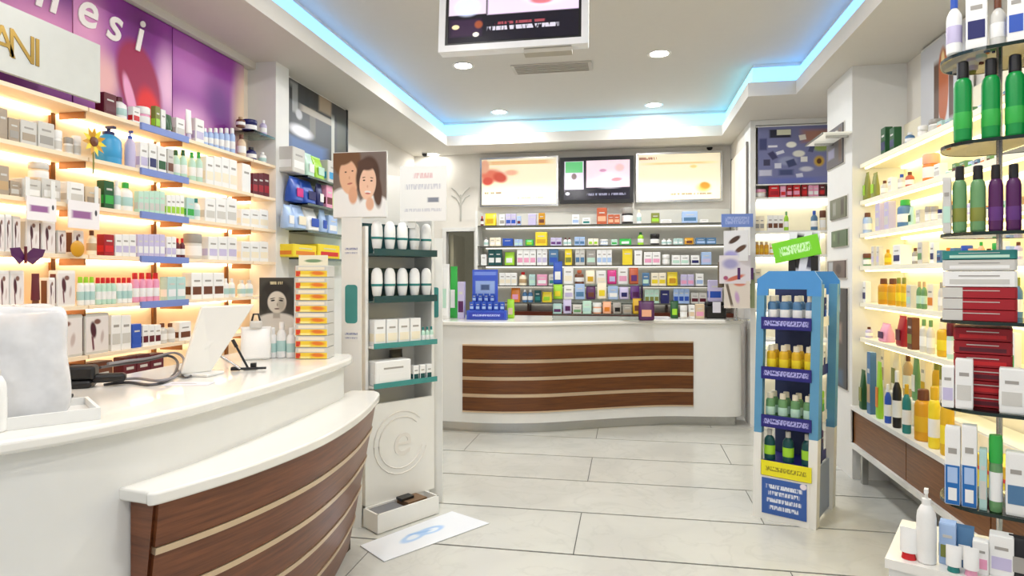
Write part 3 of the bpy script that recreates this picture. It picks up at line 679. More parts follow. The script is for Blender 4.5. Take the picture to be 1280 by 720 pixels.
def product(kind, w, d, h, col, acc, loc, rz, label, group):
    o = thing(NAME[kind], label, CATS[kind], loc, rz, group)
    S = (w, d, h); a = cm_(col); b = cm_(acc)
    if kind in 'ck':
        bd_ = obj('body', U['carton'], cm_(col, .5), o, scale=S); ex, ey = .0004 / w, .0004 / d
        if kind == 'c':
            obj('front_label', U['plate'], b, o, (0, -d / 2 - .0004, h * .18), (0, 0, 0), (w * .8, .12, h * .3))
            obj('side_label', U['plate'], b, o, (-w / 2 - .0004, 0, h * .18), (0, 0, PI / 2), (d * .8, .12, h * .3))
            obj('title_strip', U['plate'], cm_('grey') if col in ('pale grey', 'white', 'cream') else cm_('pale grey'), bd_, (0, -.5 - ey, .66), (0, 0, 0), (.55, .1 / d, .07))
        else:
            obj('print', U['plate'], BRUSH, o, (0, -d / 2 - .0004, h * .06), (0, 0, 0), (w * .92, .12, h * .86))
            obj('edge_strip', U['plate'], b, bd_, (-.5 - ex, 0, .1), (0, 0, PI / 2), (.6, .1 / w, .8))
    elif kind in 'bf':
        n = 'bottle' if kind == 'b' else 'flask'
        lc = {'white': 'lilac' if acc in ('blue', 'navy', 'purple') else 'pale teal', 'pale grey': 'white', 'cream': 'tan', 'mint': 'white', 'bright green': 'green', 'plum': 'purple', 'sage': 'mint' if acc != 'black' else 'olive', 'dark teal': 'lime', 'amber': 'gold', 'gold': 'yellow'}.get(col, 'white')
        bd_ = obj('body', U[n], a, o, scale=S); obj('cap', U[n + '_cap'], b, o, scale=S)
        obj('label', U['bottle_label'], cm_(lc), bd_, (0, 0, .1), scale=(1, 1, .72 if lc not in ('green', 'olive', 'purple') else .5))
    elif kind == 'p':
        bd_ = obj('body', U['bottle'], a, o, scale=S); cl_ = obj('collar', U['pump_cap'], b, o, scale=S); obj('nozzle', U['nozzle'], b, cl_)
        obj('label', U['bottle_label'], cm_({'pale blue': 'white'}.get(col, col)), bd_, (0, 0, .1), scale=(1, 1, .7))
    elif kind == 'j':
        bd_ = obj('body', U['jar'], a, o, scale=S); obj('lid', U['jar_cap'], b, o, scale=S); obj('label', U['jar_label'], cm_('white') if col != 'white' else cm_('pale grey'), bd_)
    elif kind == 'o':
        bd_ = obj('body', U['oval'], a, o, scale=S); obj('cap', U['oval_cap'], b, o, scale=S); obj('band', U['oval_band'], cm_('teal'), bd_)
    elif kind == 't':
        obj('body', U['tube'], a, o, scale=S); obj('cap', U['tube_cap'], b, o, scale=S)
    elif kind == 'd':
        bd_ = obj('body', U['pouch'], a, o, scale=S); obj('front_label', U['plate'], b, o, (0, -d * .49, h * .2), (0, 0, 0), (w * .6, .3, h * .35))
    return o
ORD = ['first', 'second', 'third', 'fourth', 'fifth', 'sixth', 'seventh', 'eighth', 'ninth', 'tenth', 'eleventh', 'twelfth', 'thirteenth', 'fourteenth', 'fifteenth', 'sixteenth', 'seventeenth', 'eighteenth', 'nineteenth', 'twentieth']
TENS = ['twenty', 'thirty', 'forty']
def ordw(i):
    return ORD[i] if i < 20 else TENS[(i + 1) // 10 - 2] + '-' + ORD[(i + 1) % 10 - 1] if (i + 1) % 10 else ['thirtieth', 'fortieth'][(i + 1) // 10 - 3]
WORD = {'c': ('carton', 'band'), 'b': ('bottle', 'cap'), 'f': ('flask', 'cap'), 'p': ('pump bottle', 'pump'), 't': ('tube', 'cap'), 'j': ('jar', 'lid'), 'd': ('pouch', 'label'), 'k': ('brush card', 'edge')}
def look(k, col, acc):
    n, p = WORD[k]
    return f'{col} {n}' if col == acc else f'{col} {n} with {acc} {p}'
def expand(items):
    out = []
    for it in items:
        a, b, top, k, col, acc = it[:6]; n = it[6] if len(it) > 6 else 1
        for i in range(n): out.append((a + (b - a) * i / n, a + (b - a) * (i + 1) / n, top, k, col, acc))
    return sorted(out)
def fill(items, lo, hi, tops, seed, kinds='cbcjbcf', step=(7, 12)):
    """add small stock in the free stretches of a crowded shelf; tops = typical top line at lo and hi"""
    r = random.Random(seed); out = list(items); taken = sorted((i[0], i[1]) for i in items); x = lo
    pal = ['white', 'pale grey', 'cream', 'lilac', 'sage', 'tan', 'steel blue', 'pale teal', 'white', 'mint', 'peach', 'pale blue']; acs = ['brown', 'navy', 'olive', 'maroon', 'orange', 'green', 'grey', 'blue']
    while x < hi:
        w_ = r.uniform(*step)
        hit = [t for t in taken if t[0] < x + w_ and t[1] > x]
        if hit: x = max(t[1] for t in hit) + .5; continue
        top = tops[0] + (tops[1] - tops[0]) * (x - lo) / (hi - lo) + r.uniform(-4, 7)
        out.append((x, x + w_ - .6, top, r.choice(kinds), r.choice(pal), r.choice(acs))); x += w_
    return out
def row(side, plane, z, items, place, group, dmax=.17, hmax=.195):
    """stand one shelf row; items are (left, right, top) as measured, kind, colour, accent, count"""
    last = None; its = expand(items)
    for i, (pa, pb, top, k, col, acc) in enumerate(its):
        if side == 'L': u0, u1 = on_x(pa, plane), on_x(pb, plane)
        elif side == 'R': u0, u1 = -on_x(pa, plane), -on_x(pb, plane)
        else: u0, u1 = on_y(pa, plane), on_y(pb, plane)
        if last is not None and u0 < last + .002: u0 = last + .002
        w = max(.02, (u1 - u0) * .96); u1 = u0 + w; last = u1; um = (u0 + u1) / 2
        X, Y = {'L': (plane, um), 'R': (plane, -um), 'B': (um, plane)}[side]
        h = min(hmax, max(.03, z_at(top, X, Y) - z))
        d = min(dmax, max(w * (.7 if k in 'ckd' else 1.0), .03))
        T = (pb - pa) / 800 * depth(X, Y)                # width as seen, square to the view
        if side != 'B':
            if k in 'bfpjt': w = min(w, max(.03, T * 1.1))
            elif side == 'R' and k in 'cd': w = min(w, T * 1.3); d = min(dmax, T * .8)
        if k in 'bfpj': d = w = min(w, dmax)
        if k == 't': d = min(w * .8, dmax)
        if k == 'k': d = min(.05, dmax)
        n = d / 2 + .012
        loc = {'L': (plane - n, um, z), 'R': (plane + n, -um, z), 'B': (um, plane + n, z)}[side]
        rz = {'L': PI / 2, 'R': -PI / 2, 'B': 0}[side] 
        product(k, w, d, h, col, acc, loc, rz, f'{look(k, col, acc)}, {ordw(i)} from left on {place}', group)

# ------------------------------------------------------------------ products: left wall (pixel spans measured on the photograph)
LP = SHX - .01
row('L', LP, TOPZ, [(303, 313, 146, 'b', 'brown', 'tan'), (314, 330, 150, 'j', 'navy', 'navy'), (331, 339, 150, 'b', 'lilac', 'white')], "the short glass top shelf", 'cosmetics on the glass top shelf', hmax=.3)
row('L', LP, LZ[0], [(133, 149, 117, 'c', 'maroon', 'maroon'), (151, 167, 121, 'b', 'white', 'maroon'), (169, 178, 134, 'c', 'white', 'red'), (180, 196, 134, 'j', 'pink', 'white'), (197, 203, 133, 'c', 'olive', 'lime'), (204, 210, 137, 'c', 'white', 'white'),
    (211, 222, 143, 't', 'dark green', 'white'), (223, 234, 148, 'c', 'white', 'pale grey'), (237, 246, 137, 't', 'white', 'lilac'), (247, 258, 149, 'c', 'white', 'lilac'), (258, 299, 160, 'f', 'pale blue', 'white', 6), (304, 314, 168, 'b', 'beige', 'brown'), (316, 328, 184, 'b', 'navy', 'black'), (330, 339, 190, 'b', 'white', 'white')],
    "the first left-wall shelf", 'products on the first left shelf')
row('L', LP, LZ[1], [(1, 13, 135, 'c', 'taupe', 'taupe'), (14, 28, 148, 'c', 'taupe', 'grey'), (29, 50, 151, 'c', 'pale grey', 'taupe'), (51, 72, 153, 'c', 'pale grey', 'grey'), (73, 84, 163, 'j', 'white', 'white'), (88, 97, 172, 'j', 'white', 'grey'), (98, 107, 170, 'j', 'white', 'white'),
    (138, 164, 149, 'p', 'sky blue', 'navy'), (165, 176, 162, 'p', 'lilac', 'blue'), (178, 188, 178, 'c', 'white', 'lilac'), (189, 199, 179, 'c', 'white', 'navy'), (200, 211, 183, 'c', 'white', 'dark green'), (212, 220, 186, 'c', 'pale grey', 'brown'), (222, 240, 187, 'b', 'mint', 'dark green', 2), (242, 259, 190, 'b', 'mint', 'green', 2), (260, 299, 196, 'c', 'white', 'cream', 4), (305, 316, 205, 'c', 'white', 'white'), (318, 339, 217, 'c', 'maroon', 'dark red', 3)],
    "the second left-wall shelf", 'products on the second left shelf')
row('L', LP, LZ[2], [(1, 15, 207, 'c', 'taupe', 'tan'), (16, 28, 226, 'c', 'taupe', 'pale grey'), (31, 80, 224, 'c', 'pale grey', 'white', 2), (88, 109, 228, 'c', 'white', 'pale grey'), (110, 130, 234, 'c', 'beige', 'taupe'), (133, 146, 226, 'c', 'dark green', 'green'), (148, 157, 225, 'b', 'white', 'white'), (159, 174, 228, 'b', 'white', 'green'),
    (176, 209, 239, 'c', 'mint', 'pale grey', 5), (211, 233, 244, 'c', 'white', 'lime', 4), (236, 246, 247, 'c', 'pale teal', 'green'), (247, 256, 248, 'b', 'white', 'teal'), (259, 299, 248, 'c', 'white', 'pale grey', 3), (304, 338, 262, 'c', 'white', 'cream', 3)],
    "the third left-wall shelf", 'products on the third left shelf')
row('L', LP, LZ[3], [(1, 9, 268, 'k', 'white', 'pale grey'), (10, 18, 268, 'k', 'white', 'maroon'), (19, 29, 270, 'k', 'pale grey', 'maroon'), (37, 53, 273, 'k', 'white', 'pale grey'), (56, 73, 276, 'k', 'white', 'maroon'), (75, 86, 288, 'k', 'pale grey', 'brown'), (95, 108, 288, 'k', 'white', 'brown'), (117, 127, 288, 'b', 'cream', 'brown'),
    (133, 146, 293, 'c', 'dark red', 'red'), (147, 173, 293, 'c', 'white', 'lilac', 3), (175, 209, 293, 'c', 'lilac', 'white', 5), (211, 223, 296, 'c', 'white', 'lilac', 2), (224, 236, 298, 'b', 'maroon', 'red', 2), (243, 262, 292, 'j', 'pale grey', 'grey', 1), (263, 299, 296, 'c', 'white', 'lilac', 3), (304, 338, 302, 'c', 'white', 'cream', 3)],
    "the fourth left-wall shelf", 'products on the fourth left shelf')
row('L', LP, LZ[4], [(1, 15, 338, 'k', 'white', 'maroon'), (16, 34, 338, 'k', 'white', 'maroon'), (46, 56, 342, 't', 'maroon', 'brown'), (64, 72, 347, 'k', 'white', 'brown'), (75, 98, 338, 'k', 'white', 'maroon'), (103, 124, 346, 'f', 'white', 'lime', 3), (125, 150, 347, 'f', 'mint', 'red', 4), (151, 170, 347, 'f', 'white', 'red', 3), (171, 205, 341, 'f', 'pink', 'red', 4), (212, 235, 346, 'c', 'pale teal', 'white', 2), (242, 283, 341, 'c', 'white', 'brown', 3), (284, 299, 348, 'b', 'white', 'white', 2), (304, 322, 350, 'b', 'white', 'pale grey', 2)],
    "the fifth left-wall shelf", 'products on the fifth left shelf')
row('L', LP, LZ[5], [(62, 108, 388, 'k', 'pale grey', 'maroon'), (109, 140, 388, 'k', 'pale grey', 'maroon'), (142, 167, 394, 'c', 'white', 'pale grey', 2), (168, 180, 405, 'c', 'blue', 'blue'), (181, 204, 406, 'c', 'white', 'maroon', 3), (205, 225, 404, 'b', 'pale grey', 'brown', 2), (227, 242, 402, 'c', 'white', 'brown')],
    "the sixth left-wall shelf", 'products on the sixth left shelf')
row('L', LP, LZ[6], [(64, 90, 455, 'c', 'gold', 'brown'), (93, 145, 452, 'c', 'brown', 'maroon', 2), (157, 208, 442, 'c', 'maroon', 'black', 3)], "the lowest left-wall shelf", 'dark boxes on the lowest left shelf')

# tiered beige jar, header cards, flower, butterfly
def jar_on(px, z, w, h, col, acc, lab):
    y = on_x(px, LP - .06); product('j', w, w, h, col, acc, (LP - .06, y, z), PI / 2, lab, None)
y = on_x(52, LP - .05)
hz = z_at(224, LP, on_x(52, LP))
jar_on(48, hz, .075, .08, 'beige', 'pale grey', 'beige jar standing on the pale grey cartons of the third shelf')
for px0, px1, py0, py1, lab in [(33, 70, 247, 276, 'white header card with purple stripe, nearer of two'), (85, 124, 252, 286, 'white header card with purple stripe, farther of two')]:
    X = SHX + .016; a, b = on_x(px0, X), on_x(px1, X); ym = (a + b) / 2; z0, z1 = z_at(py1, X, ym), z_at(py0, X, ym)
    t = thing('header_card', lab + ' before the left shelves', 'sign', (X, ym, z0), PI / 2, 'header cards over the brush cards')
    panel('card', b - a, z1 - z0, print_mat('header_print', (238, 234, 236), [('r', .42, .5, .36, .16, 0, .3, (150, 96, 150)), ('e', .88, .62, .05, .14, 0, .4, (60, 60, 70))]), (0, 0, 0), 0, .004, t)
    panel('clip', .02, .1, WHITE, (-(b - a) / 2 + .01, .006, z1 - z0 - .02), 0, .004, t)
    panel('clip', .02, .1, WHITE, ((b - a) / 2 - .01, .006, z1 - z0 - .02), 0, .004, t)
# sunflower stuck to the second shelf
X = SHX + .03; fy = on_x(117, X); fz = z_at(177, X, fy)
fl = thing('artificial_sunflower', 'yellow artificial sunflower with thin stem at the second left shelf edge', 'flower', (X, fy, fz), PI / 2)
pet = mesh('petal', [(0, 0, .012), (-.016, -.004, .045), (0, -.008, .088), (.016, -.004, .045), (0, .004, .045)], [(0, 1, 2, 3), (0, 4, 1), (1, 4, 2), (2, 4, 3), (3, 4, 0)])
for k in range(11): obj('petal', pet, cm_('yellow' if k % 2 else 'amber'), fl, rot=(0, k * 2 * PI / 11, 0), scale=(.8, .8, .8))
o = obj('flower_centre', lathe('flower_centre', [(.026, -.006), (.022, .006), (0, .01)], 12), cm_('brown'), fl, rot=(PI / 2, 0, 0))
tube('stem', [(0, .004, -.02), (.004, .004, -.1), (.0, .004, -.15)], .004, cm_('olive'), fl)
# purple butterfly on the fourth shelf edge
X = SHX + .016; by = on_x(31, X); bz = z_at(320, X, by)
bf = thing('paper_butterfly', 'dark purple paper butterfly on the fourth left shelf edge', 'decoration', (X, by, bz), PI / 2)
for s in (-1, 1):
    v = [(0, 0, .0), (s * .03, -.01, .035), (s * .08, -.018, .03), (s * .07, -.015, .0), (s * .03, -.008, -.035), (0, 0, -.015)]
    v += [(x, yy + .003, zz_) for x, yy, zz_ in v]
    f = [tuple(range(6)), tuple(reversed(range(6, 12)))] + [(i, (i + 1) % 6, 6 + (i + 1) % 6, 6 + i) for i in range(6)]
    obj('wing', mesh('wing', v, f), cm_('plum'), bf)
tube('body', [(0, -.004, -.03), (0, -.004, .04)], .006, cm_('maroon'), bf)
# yellow ball pendant
X = SHX + .03; yy = on_x(97, X); yz = z_at(311, X, yy)
yb_ = thing('yellow_badge', 'round yellow badge on the brush cards of the fourth left shelf', 'badge', (X, yy, yz), PI / 2)
obj('disc', lathe('disc', [(.0, -.012), (.03, -.008), (.038, 0), (.03, .006), (0, .006)], 18), cm_('amber'), yb_, rot=(PI / 2, 0, 0)); box('clip', -.006, .006, .004, .03, -.004, .004, cm_('white'), yb_)

# ------------------------------------------------------------------ niche products
NP = NX + .19
row('L', NP, NZ[0], [(368, 384, 183, 'c', 'pale grey', 'white'), (387, 397, 188, 'd', 'mint', 'white'), (398, 410, 178, 'd', 'lime', 'mint'), (412, 427, 192, 'c', 'pale grey', 'sky blue')], 'the niche top glass shelf', 'packs on the niche shelves', hmax=.185)
row('L', NP, NZ[1], [(371, 384, 206, 'd', 'blue', 'magenta'), (385, 400, 212, 'd', 'blue', 'navy'), (401, 408, 225, 'd', 'navy', 'white'), (410, 418, 232, 'c', 'pink', 'maroon'), (419, 428, 230, 'd', 'lime', 'pink')], 'the niche second glass shelf', 'packs on the niche shelves', hmax=.185)
row('L', NP, NZ[2], [(362, 372, 256, 'd', 'pale blue', 'white'), (373, 388, 255, 'd', 'pale blue', 'cream'), (389, 404, 255, 'd', 'white', 'blue'), (405, 412, 260, 'd', 'pale blue', 'blue'), (413, 424, 270, 'c', 'pale blue', 'white')], 'the niche third glass shelf', 'packs on the niche shelves', hmax=.185)
row('L', NP, NZ[3], [(369, 399, 306, 'c', 'yellow', 'orange'), (400, 428, 306, 'c', 'yellow', 'red')], 'the niche lowest glass shelf', 'packs on the niche shelves', hmax=.185)
# blue packets hung on the corner of the collage
hb = thing('hanging_packet', 'crumpled blue packet hanging at the far edge of the collage', 'packet', (-2.30, 5.40, 2.34), PI / 2)
obj('body', U['pouch'], cm_('blue'), hb, scale=(.2, .08, .2)); obj('front_label', U['plate'], cm_('white'), hb, (0, -.036, .06), scale=(.12, .3, .06)); box('hook', -.004, .004, -.004, .25, .19, .2, CHROME, hb)

# ------------------------------------------------------------------ products: back wall
BP = BYF + .005; grp = 'medicines on the back wall shelves'
row('B', BP, BZ[0], [(600, 604, 270, 'b', 'maroon', 'red'), (605, 620, 266, 'd', 'yellow', 'gold'), (624, 631, 268, 'c', 'white', 'grey'), (632, 645, 267, 'c', 'lilac', 'blue', 2), (646, 651, 270, 'c', 'pale blue', 'maroon'), (660, 670, 267, 'c', 'lilac', 'lilac'), (673, 681, 266, 'c', 'amber', 'brown'), (715, 724, 268, 'c', 'white', 'pale blue'), (728, 738, 272, 'c', 'white', 'teal'), (746, 759, 259, 'c', 'copper', 'peach'), (760, 775, 268, 'c', 'copper', 'peach', 2), (777, 792, 257, 'j', 'black', 'grey'), (796, 802, 262, 'b', 'white', 'cream'), (814, 825, 266, 'c', 'olive', 'lime'), (826, 840, 274, 'c', 'white', 'pale grey'), (853, 873, 264, 'c', 'pale blue', 'steel blue'), (875, 886, 274, 'c', 'white', 'white')], 'the first back shelf', grp)
row('B', BP, BZ[1], [(604, 610, 297, 'b', 'white', 'grey'), (612, 626, 297, 'c', 'cream', 'white', 2), (628, 641, 298, 'c', 'blue', 'blue'), (643, 653, 299, 'c', 'pale blue', 'mint', 2), (656, 667, 299, 'd', 'green', 'lime'), (669, 684, 290, 'c', 'yellow', 'gold'), (688, 702, 297, 'c', 'lilac', 'purple', 2), (704, 714, 297, 'b', 'white', 'maroon', 2), (718, 731, 296, 'c', 'pale blue', 'steel blue', 2), (735, 748, 298, 'd', 'cream', 'lime', 2), (750, 760, 299, 'j', 'pale blue', 'white'), (764, 772, 299, 'c', 'mint', 'green'), (774, 790, 298, 'd', 'green', 'white'), (797, 805, 290, 'b', 'lime', 'dark green'), (813, 825, 292, 'j', 'black', 'black'), (827, 840, 298, 'b', 'white', 'pale grey', 2), (842, 854, 298, 'c', 'pale teal', 'white', 2), (856, 868, 297, 'd', 'amber', 'brown'), (870, 896, 297, 'c', 'steel blue', 'pale blue', 2)], 'the second back shelf', grp)
row('B', BP, BZ[2], [(601, 608, 318, 'c', 'white', 'white'), (610, 627, 309, 'c', 'dark teal', 'white', 2), (630, 643, 315, 'd', 'lime', 'white'), (646, 670, 312, 'c', 'white', 'pink', 3), (671, 684, 311, 'c', 'white', 'lilac', 2), (686, 698, 309, 'c', 'steel blue', 'blue'), (706, 715, 309, 'c', 'yellow', 'olive'), (719, 731, 311, 'c', 'pale grey', 'steel blue', 2), (733, 745, 312, 'c', 'grey', 'mint'), (746, 765, 312, 'c', 'white', 'pale blue', 3), (778, 791, 311, 'c', 'yellow', 'yellow'), (793, 803, 313, 'c', 'white', 'white'), (805, 826, 315, 'c', 'white', 'pink', 2), (828, 838, 318, 'j', 'pale grey', 'white'), (840, 862, 319, 'c', 'white', 'mint', 2), (864, 875, 319, 'c', 'white', 'navy'), (877, 890, 315, 'c', 'pale blue', 'lilac')], 'the third back shelf', grp)
row('B', BP, BZ[3], [(624, 646, 341, 'c', 'white', 'cream', 3), (648, 658, 340, 'b', 'cream', 'red'), (661, 669, 343, 'c', 'pale teal', 'mint'), (671, 684, 343, 'c', 'pink', 'white'), (686, 695, 343, 'c', 'pale grey', 'teal'), (803, 812, 341, 'c', 'steel blue', 'mint'), (814, 833, 341, 'c', 'cream', 'yellow', 2), (834, 848, 340, 'd', 'yellow', 'amber'), (851, 868, 343, 'c', 'lilac', 'pink', 2), (870, 880, 342, 'c', 'white', 'pale blue')], 'the fourth back shelf', grp)
row('B', BP, BZ[4], [(638, 650, 360, 'd', 'orange', 'pink'), (652, 666, 362, 'b', 'steel blue', 'white', 2), (668, 676, 363, 'c', 'dark teal', 'teal'), (677, 690, 365, 'd', 'yellow', 'lime'), (806, 824, 362, 'c', 'mint', 'olive', 3), (826, 837, 363, 'c', 'navy', 'navy'), (842, 862, 361, 'c', 'pale blue', 'blue', 3), (864, 884, 366, 'c', 'pale grey', 'maroon', 2)], 'the lowest back shelf', grp)

# ------------------------------------------------------------------ products: right wall
RP = RX + .01; grp = 'products on the right wall shelves'
row('R', RP, RZ[0], fill([(1096, 1118, 160, 'c', 'dark green', 'navy', 2), (1124, 1134, 166, 'b', 'steel blue', 'white'), (1140, 1150, 158, 'j', 'pale grey', 'white'), (1152, 1166, 150, 'j', 'white', 'grey')], 1094, 1262, (166, 140), 3), 'the first right-wall shelf', grp, hmax=.23)
row('R', RP, RZ[1], fill([(1072, 1093, 216, 'd', 'olive', 'lime', 2), (1095, 1103, 226, 'b', 'pale grey', 'brown'), (1105, 1114, 222, 'c', 'white', 'cream'), (1116, 1124, 218, 'b', 'pale grey', 'blue'), (1125, 1134, 215, 'b', 'copper', 'brown'), (1143, 1160, 193, 'j', 'orange', 'peach'), (1162, 1174, 205, 'c', 'white', 'pale grey')], 1072, 1262, (222, 196), 4), 'the second right-wall shelf', grp, hmax=.23)
row('R', RP, RZ[2], fill([(1089, 1111, 252, 'c', 'lilac', 'pale grey', 2), (1112, 1128, 250, 'f', 'steel blue', 'green'), (1130, 1138, 258, 'd', 'mint', 'dark green'), (1140, 1149, 262, 'c', 'pale grey', 'white'), (1150, 1165, 258, 'j', 'pale grey', 'grey', 2)], 1072, 1262, (262, 250), 5), 'the third right-wall shelf', grp)
row('R', RP, RZ[3], fill([(1085, 1098, 308, 'c', 'pale grey', 'lilac', 2), (1100, 1107, 312, 'b', 'gold', 'amber'), (1110, 1127, 306, 'c', 'white', 'navy'), (1134, 1141, 310, 'b', 'grey', 'brown'), (1142, 1152, 302, 'c', 'pale grey', 'sage'), (1158, 1166, 303, 'c', 'white', 'navy')], 1072, 1262, (312, 304), 6), 'the fourth right-wall shelf', grp)
row('R', RP, RZ[4], fill([(1090, 1113, 348, 'f', 'amber', 'brown', 2), (1114, 1127, 347, 'f', 'gold', 'olive', 2), (1128, 1138, 356, 'c', 'pale grey', 'mint'), (1140, 1152, 352, 'b', 'sage', 'tan', 2), (1154, 1166, 355, 'c', 'cream', 'orange')], 1074, 1262, (354, 350), 7), 'the fifth right-wall shelf', grp)
row('R', RP, RZ[5], fill([(1089, 1108, 404, 'd', 'pink', 'plum'), (1112, 1128, 388, 'd', 'dark red', 'maroon'), (1129, 1140, 395, 'c', 'brown', 'olive'), (1143, 1160, 390, 'b', 'pale grey', 'sage', 2), (1162, 1176, 395, 'f', 'gold', 'cream')], 1076, 1262, (402, 394), 8), 'the sixth right-wall shelf', grp)
LP2 = RX - .05
row('R', LP2, .545, fill([(1068, 1078, 462, 'd', 'dark green', 'olive'), (1079, 1088, 440, 'c', 'steel blue', 'tan'), (1089, 1098, 452, 'd', 'lime', 'orange'), (1100, 1107, 480, 'b', 'blue', 'white'), (1109, 1118, 463, 'b', 'black', 'white'), (1121, 1130, 480, 'b', 'teal', 'gold'), (1132, 1150, 486, 'f', 'amber', 'brown'), (1152, 1164, 483, 'f', 'yellow', 'gold'), (1166, 1180, 490, 'f', 'gold', 'yellow')], 1068, 1150, (480, 490), 31), 'the white right ledge', grp, hmax=.45)
# a second row on the ledge, on a small riser
rz_ = thing('cardboard_riser', 'white cardboard riser with yellow tins at the back of the right ledge', 'riser')
box('step', RX + .1, XR - .03, 3.0, 4.9, .545, .70, WHITE, rz_); box('front_print', RX + .096, RX + .1, 3.0, 4.9, .555, .69, cm_('cream'), rz_)
row('R', RX + .11, .70, fill([(1085, 1094, 425, 'c', 'pale blue', 'brown'), (1096, 1105, 420, 'c', 'cream', 'tan'), (1108, 1120, 430, 'd', 'cream', 'olive'), (1122, 1132, 440, 'b', 'tan', 'brown'), (1134, 1144, 432, 'd', 'sage', 'white'), (1146, 1156, 425, 'c', 'cream', 'gold'), (1158, 1168, 412, 'f', 'gold', 'olive')], 1076, 1182, (436, 430), 21, 'cdbjcd'), 'the riser behind the right ledge', grp, .12, .3)

# ------------------------------------------------------------------ products: alcove unit
ap_ = AY + .005; grp = 'products in the white alcove unit'
row('B', ap_, AZ[0], [(944, 960, 236, 'j', 'cream', 'pink'), (962, 975, 230, 'c', 'red', 'dark red'), (976, 983, 232, 'c', 'pink', 'red'), (984, 991, 231, 'c', 'dark red', 'pink'), (992, 1001, 230, 'c', 'red', 'pink'), (1003, 1010, 230, 'c', 'dark red', 'red'), (1011, 1024, 231, 'c', 'pink', 'white', 2), (1025, 1032, 229, 'c', 'maroon', 'red')], 'the alcove first shelf', grp, hmax=.25)
row('B', ap_, AZ[1], [(944, 956, 270, 'c', 'cream', 'grey', 2), (960, 980, 269, 'c', 'white', 'brown', 3), (981, 987, 264, 'b', 'lime', 'sage'), (1015, 1024, 254, 'b', 'steel blue', 'blue'), (1026, 1034, 262, 'j', 'cream', 'brown')], 'the alcove second shelf', grp)
row('B', ap_, AZ[2], [(944, 962, 302, 'f', 'amber', 'tan', 3), (963, 972, 304, 'j', 'gold', 'cream')], 'the alcove third shelf', grp)
row('B', ap_, AZ[3], [(944, 952, 336, 'c', 'cream', 'white')], 'the alcove fourth shelf', grp)

# ------------------------------------------------------------------ white display tower beside the left counter
TA, TB = Vector((-1.55, 3.62)), Vector((-1.245, 4.02))
tw = (TB - TA); TWL = tw.length; trz = math.atan2(tw.y, tw.x); 
to = thing('display_tower', 'white cardboard display tower with teal trays behind the left counter end', 'display stand', (TA.x, TA.y, 0), trz)
# local: x along the front, -y towards the customer
CARD = mat('white_cardboard', (234, 233, 228), .6, var=.02)
TEAL = mat('teal_print', (62, 140, 136), .45)
DTEAL = mat('dark_teal_tray', (8, 62, 66), .4)
box('back_board', 0, TWL, .2, .22, 0, 2.16, CARD, to)
for x in (0, TWL - .02): box('side_board', x, x + .02, 0, .2, .115, 2.16 if x else 1.80, CARD, to)
box('lower_panel', .02, TWL - .02, 0, .02, .115, .72, CARD, to)
letters('round_emblem', 'e', .3, mat('pale_beige_print', (229, 225, 218), .5), (TWL / 2, -.002, .38), (PI / 2, 0, 0), .002, .12, to)
for r in (.16, .195):
    tube('emblem_ring', [(TWL / 2 + r * math.cos(a / 24 * 2 * PI), -.002, .46 + r * math.sin(a / 24 * 2 * PI)) for a in range(3, 24)], .004, mat('pale_beige_print', (229, 225, 218), .5), to, 5)
def t_world(x, y): return TA.x + x * math.cos(trz) - y * math.sin(trz), TA.y + x * math.sin(trz) + y * math.cos(trz)
def t_z(py): X, Y = t_world(TWL / 2, -.02); return z_at(py, X, Y)
TZ = [t_z(318), t_z(375), t_z(430), t_z(478)]
for k, z in enumerate(TZ):
    m = DTEAL if k < 2 else CARD
    box('tray_base', .022, TWL - .022, -.06, .2, z - .012, z, m, to)
    box('tray_front', .022, TWL - .022, -.066, -.06, z - .012, z + (.03 if k < 2 else [.0, .0, .02, .02][k]), m if k < 2 else TEAL, to)
    if k < 2: box('tray_back', .022, TWL - .022, .19, .199, z, z + .2, DTEAL, to)
# wings
lw = thing('display_wing', 'white side panel with a teal oblong print at the display tower', 'panel', (-1.628, 3.60, 0))
panel('panel', .125, z_at(272, -1.63, 3.6), CARD, (0, 0, 0), 0, .012, lw)
def rrect(name, w, h, r, m, parent, loc, rot):
    pts = []
    for cx, cy, a0 in [(w / 2 - r, h / 2 - r, 0), (-w / 2 + r, h / 2 - r, 90), (-w / 2 + r, -h / 2 + r, 180), (w / 2 - r, -h / 2 + r, 270)]:
        for k in range(6): a = math.radians(a0 + k * 18); pts.append((cx + r * math.cos(a), cy + r * math.sin(a)))
    n = len(pts); v = [(x, -.001, z) for x, z in pts] + [(x, .001, z) for x, z in pts]
    f = [tuple(range(n)), tuple(reversed(range(n, 2 * n)))] + [(i, (i + 1) % n, n + (i + 1) % n, n + i) for i in range(n)]
    return obj(name, mesh(name, v, f), m, parent, loc, rot)
zt, zb_ = z_at(356, -1.63, 3.6), z_at(404, -1.63, 3.6)
rrect('teal_print', .078, zt - zb_, .02, TEAL, lw, (0, -.007, (zt + zb_) / 2), (0, 0, 0))
LBL = print_mat('small_print', (234, 233, 228), [('t', .5, .7, .42, .12, 0, .1, (130, 136, 170)), ('t', .5, .3, .42, .1, 0, .1, (170, 172, 190))])
for py in (312, 418): panel('printed_lines', .1, .06, LBL, (0, -.007, z_at(py + 8, -1.63, 3.6)), 0, .002, lw)
rwx, rwy = t_world(TWL + .05, .05)
rw = thing('display_wing', 'narrow white right wing with teal print at the display tower', 'panel', (rwx, rwy, 0))
panel('panel', .09, 1.75, CARD, (0, 0, 0), 0, .012, rw)
rrect('teal_print', .05, .2, .012, TEAL, rw, (-.005, -.007, z_at(378, rwx, rwy)), (0, 0, 0))
